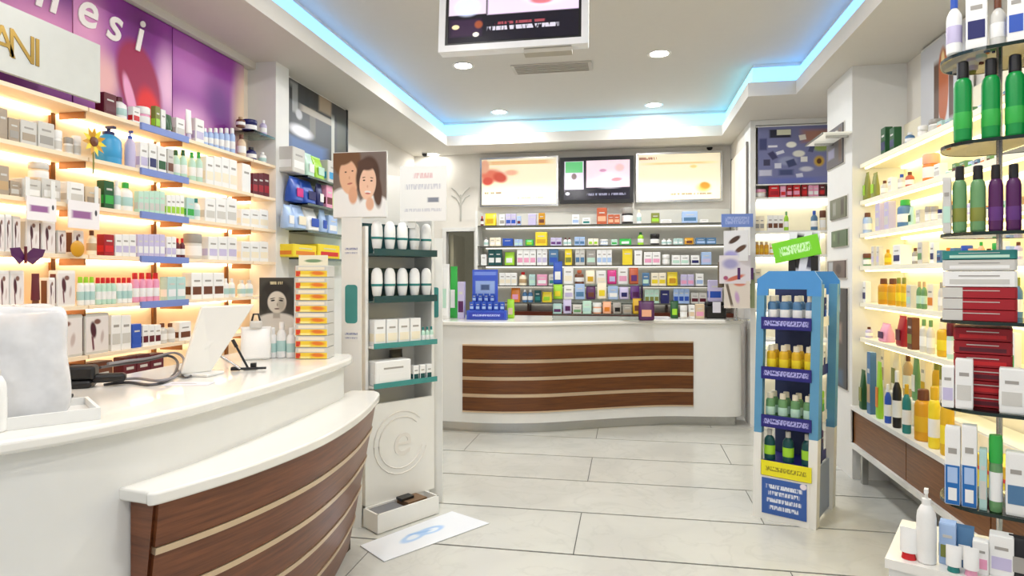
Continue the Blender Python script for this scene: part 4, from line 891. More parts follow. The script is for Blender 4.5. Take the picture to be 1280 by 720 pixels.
# header: picture of a couple and a text board
hx, hy = t_world(.13, .13)
couple = print_mat('couple_print', (118, 104, 96), [('e', .2, .12, .36, .36, 0, .15, (240, 240, 238)), ('e', .78, .06, .36, .3, 0, .15, (242, 242, 240)),
      ('e', .25, .9, .3, .3, 10, .15, (112, 78, 50)), ('e', .3, .62, .19, .29, 10, .12, (232, 184, 150)), ('e', .22, .9, .2, .1, 14, .3, (112, 78, 50)), ('e', .38, .34, .1, .16, 0, .3, (222, 168, 136)),
      ('e', .66, .62, .24, .34, -8, .15, (78, 54, 42)), ('e', .84, .4, .1, .3, 6, .3, (84, 58, 46)), ('e', .66, .52, .165, .27, -6, .1, (240, 198, 170)), ('e', .7, .2, .09, .12, 0, .3, (228, 180, 152)), ('e', .62, .8, .2, .1, -10, .4, (84, 58, 46)),
      ('e', .66, .385, .07, .022, -4, .25, (246, 236, 232)), ('e', .66, .362, .06, .016, -4, .4, (200, 110, 104)), ('e', .59, .565, .026, .014, 0, .3, (66, 48, 42)), ('e', .73, .555, .026, .014, 0, .3, (66, 48, 42)), ('e', .585, .61, .04, .01, 8, .5, (110, 76, 60)), ('e', .735, .6, .04, .01, -12, .5, (110, 76, 60)), ('e', .655, .47, .02, .03, 0, .6, (222, 170, 144)),
      ('e', .24, .7, .024, .013, 0, .3, (80, 56, 46)), ('e', .37, .715, .024, .013, 0, .3, (80, 56, 46)), ('e', .32, .52, .06, .016, 8, .3, (190, 112, 100)), ('e', .31, .61, .02, .035, 0, .6, (212, 158, 126))])
X0, X1 = on_y(430, hy), on_y(496, hy)
hz0, hz1 = z_at(274, -1.5, hy), z_at(196, -1.5, hy)
cp = thing('couple_picture', 'picture of a smiling couple in white on the display tower top', 'picture', ((X0 + X1) / 2, hy - .16, hz0))
panel('print', (X1 - X0) * .96, hz1 - hz0, couple, (0, 0, 0), 0, .012, cp)
panel('back_card', (X1 - X0) * .98, hz1 - hz0 + .012, CARD, (0, .012, -.006), 0, .01, cp)
hx2 = on_y(499, hy); hx3 = on_y(557, hy)
tb = thing('text_board', 'white board with faint text lines beside the couple picture', 'sign', ((hx2 + hx3) / 2, hy + .02, z_at(276, -1.2, hy)))
TXT = print_mat('faint_text', (236, 235, 231), [('t', .5, .82, .22, .05, 0, .1, (222, 190, 190)), ('t', .5, .62, .4, .05, 0, .1, (200, 200, 206)), ('r', .72, .38, .14, .05, 0, .3, (130, 134, 146)), ('t', .5, .2, .42, .03, 0, .1, (206, 206, 210))])
panel('print', hx3 - hx2, z_at(206, -1.2, hy) - z_at(276, -1.2, hy), TXT, (0, 0, 0), 0, .012, tb)
panel('support_strip', .05, .16, CARD, (-.08, .014, -.04), 0, .008, tb)
# stock in the tower
def tower_item(x, y, z, k, w, d, h, col, acc, lab): 
    X, Y = t_world(x, y); product(k, w, d, h, col, acc, (X, Y, z), trz, lab, 'packs in the display tower')
for r in (0, 1):
    for i in range(5):
        tower_item(.07 + i * .09, -.015, TZ[r], 'o', .074, .06, .2, 'white', 'white', f'white oval bottle, {ordw(i)} from left in the tower\'s {["upper", "lower"][r]} dark teal tray')
for i in range(4): tower_item(.075 + i * .085, -.01, TZ[2], 'c', .078, .07, .16, 'white', 'cream', f'white carton, {ordw(i)} from left on the tower\'s third tray')
for i in range(3): tower_item(.395 + i * .032, -.03, TZ[2], 'b', .028, .028, .1, 'mint', 'teal', f'tiny mint vial, {ordw(i)} from left on the tower\'s third tray')
tower_item(.16, -.01, TZ[3], 'c', .25, .1, .15, 'white', 'white', 'wide white carton on the lowest tower tray')
for i in range(3): tower_item(.33 + i * .05, -.03, TZ[3], 'c', .04, .04, .1, 'white', 'dark teal', f'small white and teal pack, {ordw(i)} from left on the lowest tower tray')
tower_item(.07, .14, TZ[3], 'd', .06, .05, .2, 'dark green', 'olive', 'dark green pouch behind the wide carton of the lowest tower tray')
tower_item(.3, .14, TZ[3], 'd', .1, .05, .19, 'black', 'pink', 'black pouch with pink label behind the lowest tower tray packs')
# low white box at the foot
fb = thing('floor_box', 'low open white box with grey and brown packs at the tower foot', 'box', (0, 0, 0))
q = [(-1.426, 3.506), (-1.174, 3.89), (-1.30, 3.98), (-1.555, 3.60)]
fb_pts = q
def quad_wall(name, a, b, t_, z0, z1, m, parent):
    d = Vector((b[0] - a[0], b[1] - a[1])).normalized(); n_ = Vector((-d.y, d.x)) * t_
    return prism(name, [a, b, (b[0] + n_.x, b[1] + n_.y), (a[0] + n_.x, a[1] + n_.y)], z0, z1, m, parent, None)
for i in range(4): quad_wall('box_side', q[i], q[(i + 1) % 4], .012, .006, .115, CARD, fb)
prism('box_bottom', [(-1.42, 3.52), (-1.185, 3.885), (-1.30, 3.965), (-1.54, 3.605)], .003, .012, CARD, fb, None)
prism('grey_packs', [(-1.425, 3.55), (-1.33, 3.70), (-1.43, 3.765), (-1.53, 3.61)], .012, .105, mat('grey_packs', (120, 120, 124), .5), fb, None)
prism('brown_packs', [(-1.315, 3.72), (-1.235, 3.84), (-1.33, 3.90), (-1.41, 3.78)], .012, .12, mat('brown_packs', (120, 92, 66), .5), fb, None)
prism('black_pack', [(-1.36, 3.73), (-1.31, 3.81), (-1.36, 3.845), (-1.41, 3.765)], .12, .135, BLACK, fb, None)
# floor sheet
fs = thing('floor_sticker', 'white floor sticker with a pale blue swirl before the tower', 'sticker', (-1.16, 3.56, .0025))
sq = [(-1.463, 3.343), (-1.257, 3.179), (-.824, 3.785), (-1.101, 3.935)]
sq = [(x + 1.16, y - 3.56) for x, y in sq]
v = [(x, y, 0) for x, y in sq] + [(x, y, .003) for x, y in sq]
def squv(cv):
    ax, ay = sq[3][0] - sq[0][0], sq[3][1] - sq[0][1]; bx_, by_ = sq[1][0] - sq[0][0], sq[1][1] - sq[0][1]
    px_, py_ = cv.x - sq[0][0], cv.y - sq[0][1]; det = ax * by_ - ay * bx_
    return ((px_ * by_ - py_ * bx_) / det, (ax * py_ - ay * px_) / det)
SW = print_mat('sticker_print', (226, 230, 236), [('e', .42, .5, .16, .22, 30, .35, (166, 196, 232)), ('e', .42, .5, .09, .12, 30, .4, (220, 228, 238)), ('e', .6, .5, .16, .2, -20, .35, (160, 194, 234)), ('e', .62, .52, .08, .1, 0, .4, (222, 230, 240)), ('r', .5, .42, .16, .04, 40, .4, (140, 180, 226))])
obj('sheet', mesh('sheet', v, [(0, 1, 2, 3), (7, 6, 5, 4), (0, 4, 5, 1), (1, 5, 6, 2), (2, 6, 7, 3), (3, 7, 4, 0)], uv=squv), SW, fs)

# ------------------------------------------------------------------ blue display stand
S0, S1 = Vector((.773, 4.2)), Vector((1.09, 4.03))
sx = (S1 - S0); SW_ = sx.length; srz = math.atan2(sx.y, sx.x)
st = thing('display_stand', 'blue and white cardboard display stand with tiers of bottles', 'display stand', (S0.x, S0.y, 0), srz)
SBL = mat('stand_blue', (72, 142, 206), .45); SDB = mat('stand_steel_blue', (90, 150, 190), .5); SNV = mat('stand_navy', (26, 26, 108), .45)
SD = .50
def s_world(x, y): return S0.x + x * math.cos(srz) - y * math.sin(srz), S0.y + x * math.sin(srz) + y * math.cos(srz)
def s_z(py): X, Y = s_world(SW_ / 2, 0); return z_at(py, X, Y)
zs = s_z(545)
def post(x0, x1, y0, y1, lean_x, z0, z1, m, nm):
    H = 1.5
    def o_(z): return lean_x * z / H
    v = [(x0 + o_(z0), y0, z0), (x1 + o_(z0), y0, z0), (x1 + o_(z0), y1, z0), (x0 + o_(z0), y1, z0), (x0 + o_(z1), y0, z1), (x1 + o_(z1), y0, z1), (x1 + o_(z1), y1, z1), (x0 + o_(z1), y1, z1)]
    obj(nm, mesh(nm, v, [(0, 3, 2, 1), (4, 5, 6, 7), (0, 1, 5, 4), (1, 2, 6, 5), (2, 3, 7, 6), (3, 0, 4, 7)]), m, st)
for y in (0, SD - .075):
    post(-.01, .035, y, y + .05, .03, 0, zs, CARD, 'post_foot'); post(SW_ - .05, SW_ + .0, y, y + .075, .03, 0, zs, CARD, 'post_foot')
    post(-.01, .035, y, y + .05, .03, zs, 1.45, SDB, 'post'); post(SW_ - .05, SW_ + .0, y, y + .075, .03, zs, 1.45, SDB, 'post')
# arched head board
def arch(y):
    pts = [(.02, 1.38), (.085, 1.38), (.085, 1.42), (SW_ - .05, 1.42), (SW_ - .05, 1.38), (SW_ + .03, 1.38), (SW_ + .03, 1.47), (SW_ - .01, 1.53), (.09, 1.53), (.02, 1.48)]
    n = len(pts); v = [(x, y, z) for x, z in pts] + [(x, y + .02, z) for x, z in pts]
    f = [tuple(range(n)), tuple(reversed(range(n, 2 * n)))] + [(i, (i + 1) % n, n + (i + 1) % n, n + i) for i in range(n)]
    obj('head_board', mesh('head_board', v, f), SBL, st)
arch(-.001); arch(SD - .02)
box('centre_board', .05, SW_ - .03, SD / 2 + .02, SD / 2 + .035, .1, 1.42, mat('stand_inner', (40, 52, 96), .6), st)
SZ = [s_z(y) for y in (404, 467, 528, 580)]
TXTN = print_mat('navy_text', (30, 28, 116), [('t', .5, .5, .46, .22, 0, .1, (170, 170, 226))])
TXTY = print_mat('yellow_text', (236, 226, 30), [('t', .5, .5, .42, .16, 0, .1, (150, 140, 20))])
def tray_front(z0, z1, m, y): 
    panel('tray_front', SW_ - .07, z1 - z0, m, (SW_ / 2 + .012, y, z0), 0, .008, st)
for k, z in enumerate(SZ):
    lx = .03 * z / 1.5
    box('tray', .04 + lx, SW_ - .05 + lx, .0, SD - .0, z - .012, z, SNV, st)
    if k < 3: tray_front(z - .04, z + .035, TXTN, -.006)
    else: tray_front(z - .085, z + .005, TXTY, -.006)
    box('side_front', SW_ - .05 + lx, SW_ - .044 + lx, .08, SD - .08, z - .03, z + .03, SNV if k % 2 else CARD, st)
lowz = SZ[3] - .09
panel('base_panel', SW_ - .07, lowz, CARD, (SW_ / 2, .002, 0), 0, .01, st)
TB4 = print_mat('blue_text', (52, 92, 168), [('t', .5, .78, .42, .06, 0, .1, (220, 226, 240)), ('t', .5, .6, .36, .06, 0, .1, (220, 226, 240)), ('t', .5, .4, .4, .06, 0, .1, (220, 226, 240)), ('t', .5, .2, .34, .06, 0, .1, (220, 226, 240)), ('e', .93, .93, .08, .09, 0, .2, (236, 226, 236))])
panel('blue_notice', SW_ - .1, s_z(607) - s_z(652), TB4, (SW_ / 2, -.006, .04), 0, .003, st)
box('side_board', SW_ - .03, SW_ - .02, .06, SD - .06, .02, .33, mat('stand_side', (150, 164, 190), .6), st)
# bottles on its tiers, front and right side
cols = [('steel blue', 'cream'), ('gold', 'cream'), ('sage', 'cream'), ('dark teal', 'pale grey')]
names = ['top', 'second', 'third', 'lowest']
for k, z in enumerate(SZ):
    n = 4 if k < 3 else 3
    for i in range(n):
        for r in range(2 if k < 3 else 1):
            x = .072 + i * (SW_ - .14) / (n - 1) + .03 * z / 1.5
            X, Y = s_world(x, .055 + r * .075)
            w = .056 if n == 4 else .066
            product('f' if k < 3 else 'b', w, w * .8, .165 if k < 3 else .19, cols[k][0], cols[k][1], (X, Y, z), srz,
                    (f'{cols[k][0]} bottle with {cols[k][1]} cap, {ordw(i)} from left in the stand {names[k]} tier' if r == 0 else f'{cols[k][0]} bottle behind the {ordw(i)} front bottle of the stand {names[k]} tier'), 'bottles on the blue display stand')
    for i in range(2):
        X, Y = s_world(SW_ - .085 + .03 * z / 1.5, SD * .60 + i * .075)
        product('c', .05, .06, .15, ['navy', 'white', 'lime', 'plum'][k], ['blue', 'navy', 'green', 'navy'][k], (X, Y, z), srz + PI / 2, f'{["navy", "white", "lime", "plum"][k]} carton, {["nearer", "farther"][i]} of two on the right side of the stand\'s {names[k]} tier', 'cartons on the side of the blue stand')
# green sign on top
gx, gy = s_world(SW_ * .72, .1)
gsn = thing('topper_sign', 'lime green tilted sign on black and white legs over the blue stand', 'sign', (gx, gy, 1.5305), srz)
def tilt_panel(name, w, h, m, loc, roll, par, th=.012):
    o = obj(name, panel_mesh(name, w, h, th), m, par, loc, (0, roll, 0)); return o
tilt_panel('green_board', .27, .125, print_mat('green_print', (116, 206, 36), [('t', .48, .5, .36, .24, 0, .2, (206, 246, 190))]), (-.02, -.012, .075), -.2, gsn)
tilt_panel('back_card', .18, .24, print_mat('piebald_print', (226, 228, 238), [('r', .3, .5, .12, .5, -12, .2, (26, 24, 30)), ('r', .75, .5, .1, .5, -12, .2, (60, 60, 80)), ('r', .5, .8, .5, .04, 0, .2, (160, 160, 190))]), (.01, .008, 0), 0, gsn, .01)
for x in (-.06, .07): box('leg', x - .02, x + .02, -.005, .003, 0, .09, cm_('black'), gsn)

# ------------------------------------------------------------------ near right glass gondola
G0 = Vector((.985, 2.29)); gex = Vector((.886, -.464)); gex.normalize(); gey = Vector((-gex.y, gex.x)); grz = math.atan2(gex.y, gex.x)
GL, GD = .75, .30
go = thing('glass_gondola', 'glass shelf gondola with black shelf edges in the near right', 'shelving', (G0.x, G0.y, 0), grz)
def g_world(x, y): p = G0 + gex * x + gey * y; return p.x, p.y
def gl_shape(inset=0):
    r = .13 - inset; pts = []
    for cx, cy, a0 in [(inset + r, inset + r, 180), (GL - inset - .02, inset + .02, 270), (GL - inset - .02, GD - inset - .02, 0), (inset + r, GD - inset - r, 90)]:
        rr = r if cx < .3 else .02
        for k in range(7): a = math.radians(a0 + k * 15); pts.append((cx + rr * math.cos(a), cy + rr * math.sin(a)))
    return pts
GZ = [2.219, 1.931, 1.640, 1.357, 1.074, .761]
for z in GZ:
    prism('shelf', gl_shape(.004), z - .010, z - .0005, GLASS, go)
    op, ip = gl_shape(0), gl_shape(.0045); n = len(op)
    v = [(x, y, z - .011) for x, y in op] + [(x, y, z) for x, y in op] + [(x, y, z) for x, y in ip] + [(x, y, z - .011) for x, y in ip]
    f = []
    for i in range(n):
        j = (i + 1) % n
        for k in range(4): f.append((k * n + i, k * n + j, ((k + 1) % 4) * n + j, ((k + 1) % 4) * n + i))
    obj('shelf_edge', mesh('shelf_edge', v, f), EDGE, go)
for x, y in [(.16, GD - .03), (.62, GD - .03)]: tube('upright', [(x, y, .6), (x, y, 2.6)], .009, CHROME, go, 8)
bp = [(-.13, -.12), (GL, -.12), (GL, GD), (-.13, GD)]
prism('base_top', bp, .56, .59, GLOSSW, go, None); prism('base_cabinet', [(-.12, -.11), (GL - .01, -.11), (GL - .01, GD - .01), (-.12, GD - .01)], .0, .56, WHITE, go, None)
def g_x(px, y):
    """local x where the column px meets the line y behind the shelf front"""
    m = ray(px); o = G0 + gey * y
    # (o.x + t*gex.x) = m (o.y + t*gex.y)
    return (m * o.y - o.x) / (gex.x - m * gex.y)
def g_row(z, items, place, group='packs on the glass gondola', yl=.02, dmax=.12):
    last = None
    for i, (pa, pb, top, k, col, acc) in enumerate(expand(items)):
        a, b = g_x(pa, yl), g_x(pb, yl)
        if last is not None and a < last + .002: a = last + .002
        w = (b - a) * .97; last = a + w; xm_ = a + w / 2
        X, Y = g_world(xm_, yl); h = z_at(top, X, Y) - z
        d = min(dmax, w if k in 'bfpj' else max(.04, w * .8)); X, Y = g_world(xm_, yl + d / 2)
        q_ = product(k, w, d, max(h, .03), col, acc, (X, Y, z), grz, f'{look(k, col, acc)}, {ordw(i)} from left on {place}', group)
        if z == GZ[5] and acc == 'blue':
            for c_ in q_.children[1:3]: c_.location.z = .01 * h; c_.scale.z = .5 * h; c_.scale.x *= 1.15; c_.material_slots[0].material = cm_('azure')
            obj('white_square', U['plate'], cm_('white'), q_.children[1], (0, -.0075, .1), (0, 0, 0), (.6, .3, .32)); obj('white_oval', U['plate'], cm_('pale blue'), q_.children[1], (0, -.0075, .55), (0, 0, 0), (.7, .3, .4))
g_row(GZ[0], [(1182, 1203, -6, 'b', 'white', 'blue'), (1207, 1235, -14, 'c', 'white', 'navy'), (1237, 1258, -4, 'b', 'pale grey', 'brown'), (1259, 1282, -20, 'c', 'white', 'blue'), (1284, 1306, -20, 'b', 'white', 'blue'), (1312, 1420, -24, 'b', 'white', 'blue', 4)], "the first gondola shelf")
g_row(GZ[1], [(1191, 1216, 75, 'f', 'bright green', 'black'), (1226, 1252, 71, 'f', 'bright green', 'black'), (1256, 1283, 66, 'f', 'bright green', 'black'), (1285, 1310, 64, 'f', 'bright green', 'black'), (1314, 1430, 58, 'f', 'bright green', 'black', 4)], "the second gondola shelf")
g_row(GZ[2], [(1178, 1189, 222, 'c', 'pale grey', 'mint'), (1190, 1209, 207, 'f', 'sage', 'black'), (1212, 1233, 206, 'f', 'sage', 'black'), (1235, 1255, 205, 'f', 'plum', 'black'), (1257, 1278, 204, 'f', 'plum', 'black'), (1281, 1302, 204, 'f', 'plum', 'black'), (1306, 1426, 202, 'f', 'plum', 'black', 5)], "the third gondola shelf")
g_row(GZ[4], [(1177, 1193, 458, 'c', 'white', 'lilac'), (1194, 1217, 449, 'c', 'white', 'pale grey'), (1249, 1282, 461, 'c', 'white', 'pale grey'), (1285, 1310, 461, 'c', 'white', 'grey'), (1314, 1440, 462, 'c', 'white', 'pale grey', 4)], "the fifth gondola shelf", dmax=.06)
g_row(GZ[5], [(1181, 1201, 534, 'c', 'white', 'blue'), (1202, 1222, 532, 'c', 'white', 'blue'), (1224, 1234, 562, 'c', 'pale teal', 'pale grey'), (1236, 1254, 545, 'j', 'sage', 'green'), (1257, 1284, 566, 'c', 'white', 'steel blue'), (1287, 1310, 560, 'c', 'white', 'blue'), (1314, 1430, 560, 'c', 'white', 'steel blue', 5)], "the sixth gondola shelf")
# flat stacks on the fourth and fifth shelves
def stack(xa, xb, yl, z, hs, cols_, lab, dep=.16):
    a, b = g_x(xa, yl), g_x(xb, yl)
    for i, (h, (co, ac)) in enumerate(zip(hs, cols_)):
        X, Y = g_world((a + b) / 2, yl + dep / 2)
        q_ = product('c', b - a, dep, h - .001, co, ac, (X, Y, z), grz, f'{co} flat carton, {ordw(len(hs) - 1 - i)} from the top of {lab}', 'flat cartons stacked on the gondola'); z += h
        if ac == 'pale grey' and co == 'dark red':
            fl_ = q_.children[1]; fl_.location.x = -.36 * (b - a); fl_.scale.x = .28 * (b - a); fl_.location.z = .02 * h; fl_.scale.z = .94 * h
stack(1178, 1272, .03, GZ[3], [.036, .036, .036, .052, .036, .03], [('dark red', 'pale grey'), ('dark red', 'pale grey'), ('dark red', 'pale grey'), ('white', 'pale grey'), ('pale grey', 'white'), ('teal', 'mint')], 'the mixed gondola stack')
stack(1192, 1266, .09, GZ[4], [.043] * 6, [('dark red', 'maroon'), ('dark red', 'red')] * 3, 'the gondola red stack')
# things on the white base below
def g_item(px, yl, k, w, d, h, col, acc, lab):
    X, Y = g_world(g_x(px, yl), yl); product(k, w, d, h, col, acc, (X, Y, .59), grz, lab, 'packs on the white gondola base')
g_item(1158, -.07, 'p', .055, .055, .235, 'white', 'white', 'tall white pump bottle on the left of the gondola base')
g_item(1136, -.075, 't', .05, .04, .1, 'white', 'red', 'small white tube with red cap at the left corner of the gondola base')
g_item(1185, -.03, 'c', .045, .05, .13, 'pale blue', 'olive', 'pale blue carton beside the white pump bottle on the gondola base')
g_item(1206, -.03, 'd', .05, .04, .13, 'steel blue', 'white', 'steel blue pouch on the gondola base')
g_item(1226, -.05, 'c', .04, .04, .1, 'white', 'pink', 'white carton with pink band on the gondola base')
g_item(1252, -.03, 'c', .06, .05, .125, 'white', 'lilac', 'white carton with lilac band on the gondola base')
g_item(1274, -.03, 'd', .05, .05, .13, 'black', 'grey', 'black pouch at the right of the gondola base')
g_item(1192, -.095, 't', .04, .035, .08, 'white', 'teal', 'white tube with teal cap at the front of the gondola base')
g_item(1214, -.095, 't', .04, .035, .085, 'white', 'pink', 'white tube with pink cap at the front of the gondola base')
# yellow tray hung under the fifth shelf
yx, yy = g_world(g_x(1205, .2), .2)
yt = thing('yellow_display_tray', 'yellow cardboard tray with red edge between the gondola and the ledge', 'tray', (1.58, 3.05, .5455), -PI / 2)
box('tray_body', -.2, .2, -.02, .2, 0, .15, cm_('yellow'), yt); box('tray_rim', -.2, .2, -.026, -.02, .1, .15, cm_('gold'), yt); box('red_edge', -.2, .2, -.028, -.02, .085, .1, cm_('red'), yt)

# ------------------------------------------------------------------ things on the left counter
def ctp(px, py): return on_z(px, py, HC)
TZC = HC + .0005
# white tray with a bagged bundle
x, y = -1.80, 1.60
tr = thing('white_tray', 'low white tray under the plastic bag on the left counter', 'tray', (x, y, TZC), .9)
box('tray_floor', -.2, .2, -.11, .11, 0, .012, WHITE, tr)
for a in ((-.2, .2, -.12, -.11), (-.2, .2, .11, .12), (-.21, -.2, -.12, .12), (.2, .21, -.12, .12)): box('tray_rim', *a, 0, .035, WHITE, tr)
def crumple(name, w, d, h, amp, seed, n=10):
    r = random.Random(seed); bm = bmesh.new(); bmesh.ops.create_cube(bm, size=1)
    bmesh.ops.subdivide_edges(bm, edges=bm.edges[:], cuts=n, use_grid_fill=True)
    for v_ in bm.verts:
        c_ = v_.co.copy(); p_ = 1 - .18 * max(0, c_.z + .1)
        rr = Vector((c_.x, c_.y)).length
        k = 1 / max(1, (abs(c_.x * 2) ** 6 + abs(c_.y * 2) ** 6) ** (1 / 6) * 1.0)
        v_.co = Vector((c_.x * w * p_, c_.y * d * p_, (c_.z + .5) * h))
        if c_.z > -.45: v_.co += Vector((r.uniform(-amp, amp), r.uniform(-amp, amp), r.uniform(-amp, amp) * .7))
    me = bpy.data.meshes.new(name); bm.to_mesh(me); bm.free()
    for p_ in me.polygons: p_.use_smooth = True
    return me
FILM = film_mat('cloudy_film', (232, 232, 234), .82, .12)
pbg = thing('plastic_bag', 'cloudy white plastic bag standing on the near end of the left counter', 'bag', (x - .02, y + .01, TZC + .014), .9)
fo = obj('film', crumple('film', .3, .17, .33, .013, 3, 4), FILM, pbg); ss = fo.modifiers.new('smooth', 'SUBSURF'); ss.levels = ss.render_levels = 2
obj('inner_pack', U['carton'], cm_('white', .5), pbg, (.03, .02, .004), scale=(.16, .09, .26)); obj('inner_pack', U['carton'], cm_('pale grey', .5), pbg, (-.085, .01, .004), scale=(.05, .07, .2))
product('p', .05, .05, .2, 'white', 'pale grey', (-1.735, 1.50, TZC), 1.2, 'white pump bottle in front of the plastic bag on the left counter', None)
# scanner with cable
x, y = ctp(103, 484)
sc_ = thing('barcode_scanner', 'black handheld scanner lying on the left counter', 'scanner', (x, y, TZC), .5)
o = box('head', -.05, .05, -.035, .035, .03, .085, BLACK, sc_, .012); o = box('grip', .03, .15, -.022, .022, .015, .05, BLACK, sc_, .012)
box('base', -.06, .04, -.045, .045, 0, .03, BLACK, sc_, .01); box('lens_window', -.053, -.05, -.028, .028, .04, .075, cm_('grey'), sc_)
x2, y2 = ctp(98, 491)
kb = thing('card_holder', 'small flat black holder in front of the scanner', 'holder', (x2 + .02, y2 - .1, TZC), .3); box('body', -.04, .04, -.015, .015, 0, .012, BLACK, kb, .003); box('slot', -.03, .03, -.003, .003, .012, .014, cm_('grey'), kb)
CAB = mat('grey_cable', (70, 68, 72), .4)
pts = [(125, 478, .06), (150, 470, .05), (180, 464, .045), (210, 458, .05), (222, 462, .03), (214, 474, .006), (190, 483, .006), (160, 480, .006), (130, 483, .006)]
c3 = [(*ctp(a, b), TZC + z) for a, b, z in pts]
cb = thing('coiled_cable', 'grey looped scanner cable on the left counter', 'cable')
tube('cable_loop', spline(c3, 6), .006, CAB, cb, 6)
tube('cable_loop', spline([(q[0] + .01, q[1] + .03, q[2] + .012) for q in c3], 6), .006, mat('light_cable', (128, 124, 128), .4), cb, 6)
tube('cable_tail', spline([(*ctp(222, 464), TZC + .006), (*ctp(232, 474), TZC + .006), (*ctp(246, 466), TZC + .006), (*ctp(262, 456), TZC + .006)], 6), .004, CAB, cb, 6)
# white angled screen seen from behind
x0, y0 = ctp(226, 471); x1, y1 = ctp(264, 467)
mo = thing('counter_screen', 'white slanted screen seen from its back on the left counter', 'screen', ((x0 + x1) / 2, (y0 + y1) / 2, TZC))
dxm, dym = (x1 - x0) / 2, (y1 - y0) / 2
def plate(name, c, th, m, par):
    a, b, d = [Vector(c[i]) for i in (0, 1, 3)]; n_ = (b - a).cross(d - a).normalized() * th
    v = [Vector(p) for p in c] + [Vector(p) + n_ for p in c]
    o = obj(name, mesh(name, v, [(0, 1, 2, 3), (7, 6, 5, 4), (0, 4, 5, 1), (1, 5, 6, 2), (2, 6, 7, 3), (3, 7, 4, 0)]), m, par); bevel(o, .006); return o
def rel(px, py, D):
    u = (px - 640) / 800 * D; return Vector((u * CT - D * ST - mo.location.x, u * ST + D * CT - mo.location.y, EYE - (py - 345) / 800 * D - mo.location.z))
D0 = depth(x0, y0); D1 = depth(x1, y1)
cs_ = [rel(224, 468, D0), rel(262, 466, D1), rel(316, 380, D1 + .05), rel(250, 383, D0 + .05)]
for q_ in cs_[:2]: q_.z = .012
plate('screen_back', cs_, .022, GLOSSW, mo)
box('foot', -.09, .09, -.05, .07, 0, .012, WHITE, mo, .004)
# pens, paper and bottles
def pen(p, q, m1, m2, lab):
    P_, Q_ = Vector(p), Vector(q); t = thing('pen', lab, 'pen', p, 0, 'pens on the left counter'); d_ = Q_ - P_
    tube('barrel', [(0, 0, 0), d_ * .75], .0055, m1, t, 8); tube('pen_cap', [d_ * .74, d_], .0085, m2, t, 8); tube('clip', [d_ * .8 + Vector((0, 0, .01)), d_ * .96 + Vector((0, 0, .01))], .0018, CHROME, t, 5)
px_, py_ = ctp(300, 464); 
pen((px_, py_, TZC + .012), (px_ - .12, py_ - .06, TZC + .11), CHROME, cm_('navy'), 'pen with a thick navy cap tilted up on the left counter')
pen((px_ + .02, py_ + .03, TZC + .012), (px_ - .05, py_ + .02, TZC + .14), BLACK, cm_('black'), 'thin black pen standing tilted in the pen rest')
x, y = ctp(318, 462); pen((x + .06, y, TZC + .009), (x - .08, y - .06, TZC + .009), BLACK, cm_('black'), 'black pen lying flat beside the pen rest')
rest = thing('pen_rest', 'small grey pen rest with a black clip on the left counter', 'holder', (px_ + .015, py_ + .06, TZC), .4)
box('base', -.03, .03, -.02, .02, 0, .01, cm_('grey'), rest, .003); box('clip', .0, .025, -.012, .012, .01, .03, BLACK, rest, .003)
x, y = ctp(236, 480)
sh_ = thing('paper_slip', 'thin white paper slip beside the slanted screen', 'paper', (x, y, TZC), .2); box('sheet', -.09, .09, -.04, .04, 0, .001, mat('paper', (226, 224, 232), .7), sh_); box('printed_line', -.07, .03, -.004, .004, .001, .0014, cm_('grey'), sh_)
x, y = ctp(320, 449)
hd = thing('boxed_dispenser', 'white carton bag with a dark handle on the far end of the left counter', 'carton', (x, y, TZC), .5)
obj('body', U['pouch'], cm_('white', .5), hd, scale=(.15, .1, .17)); box('neck', -.03, .03, -.02, .02, .16, .2, cm_('pale grey'), hd, .008); tube('handle', [(-.02, 0, .2), (-.012, 0, .235), (.012, 0, .235), (.02, 0, .2)], .006, BLACK, hd)
for i, (px, ht) in enumerate([(341, .16), (352, .19), (364, .16)]):
    x, y = ctp(px, 447); product('b', .05, .05, ht, 'white', 'white', (x, y, TZC), .5, f'slim white bottle, {ordw(i)} from left before the black and white portrait', 'white bottles on the left counter')
# portrait card
x, y = ctp(346, 443)
pt = thing('portrait_card', 'black and white portrait card standing at the far end of the left counter', 'picture', (x, y, TZC), 0)
wc = (368 - 325) / 800 * depth(x, y); hcard = z_at(347, x, y) - TZC
PRT = print_mat('portrait_print', (64, 62, 56), [('r', .5, .2, .6, .22, 0, .05, (206, 202, 194)), ('e', 0.500, 0.424, 0.660, 0.128, 0, .2, (216, 212, 204)), ('r', 0.500, 0.526, 0.120, 0.064, 0, .3, (176, 170, 160)), ('e', 0.500, 0.821, 0.504, 0.166, 0, .25, (34, 32, 29)), ('e', 0.140, 0.680, 0.168, 0.166, 8, .3, (44, 42, 38)), ('e', 0.884, 0.680, 0.156, 0.166, -8, .3, (46, 44, 40)),
      ('e', 0.512, 0.680, 0.288, 0.150, 0, .12, (214, 208, 196)), ('e', 0.644, 0.654, 0.156, 0.128, 0, .6, (176, 170, 158)), ('e', 0.392, 0.702, 0.074, 0.013, 4, .3, (30, 28, 26)), ('e', 0.632, 0.702, 0.074, 0.013, -4, .3, (30, 28, 26)), ('e', 0.380, 0.728, 0.102, 0.008, 6, .4, (60, 56, 50)), ('e', 0.644, 0.728, 0.102, 0.008, -6, .4, (60, 56, 50)), ('e', 0.524, 0.648, 0.030, 0.032, 0, .6, (150, 144, 132)), ('e', 0.512, 0.594, 0.090, 0.011, 0, .3, (104, 90, 84)), ('t', .5, .93, .2, .02, 0, .1, (200, 190, 150))])
panel('print', wc, hcard, PRT, (0, 0, 0), .18, .008, pt); box('strut', -.02, .02, .006, .07, 0, .1, BLACK, pt)
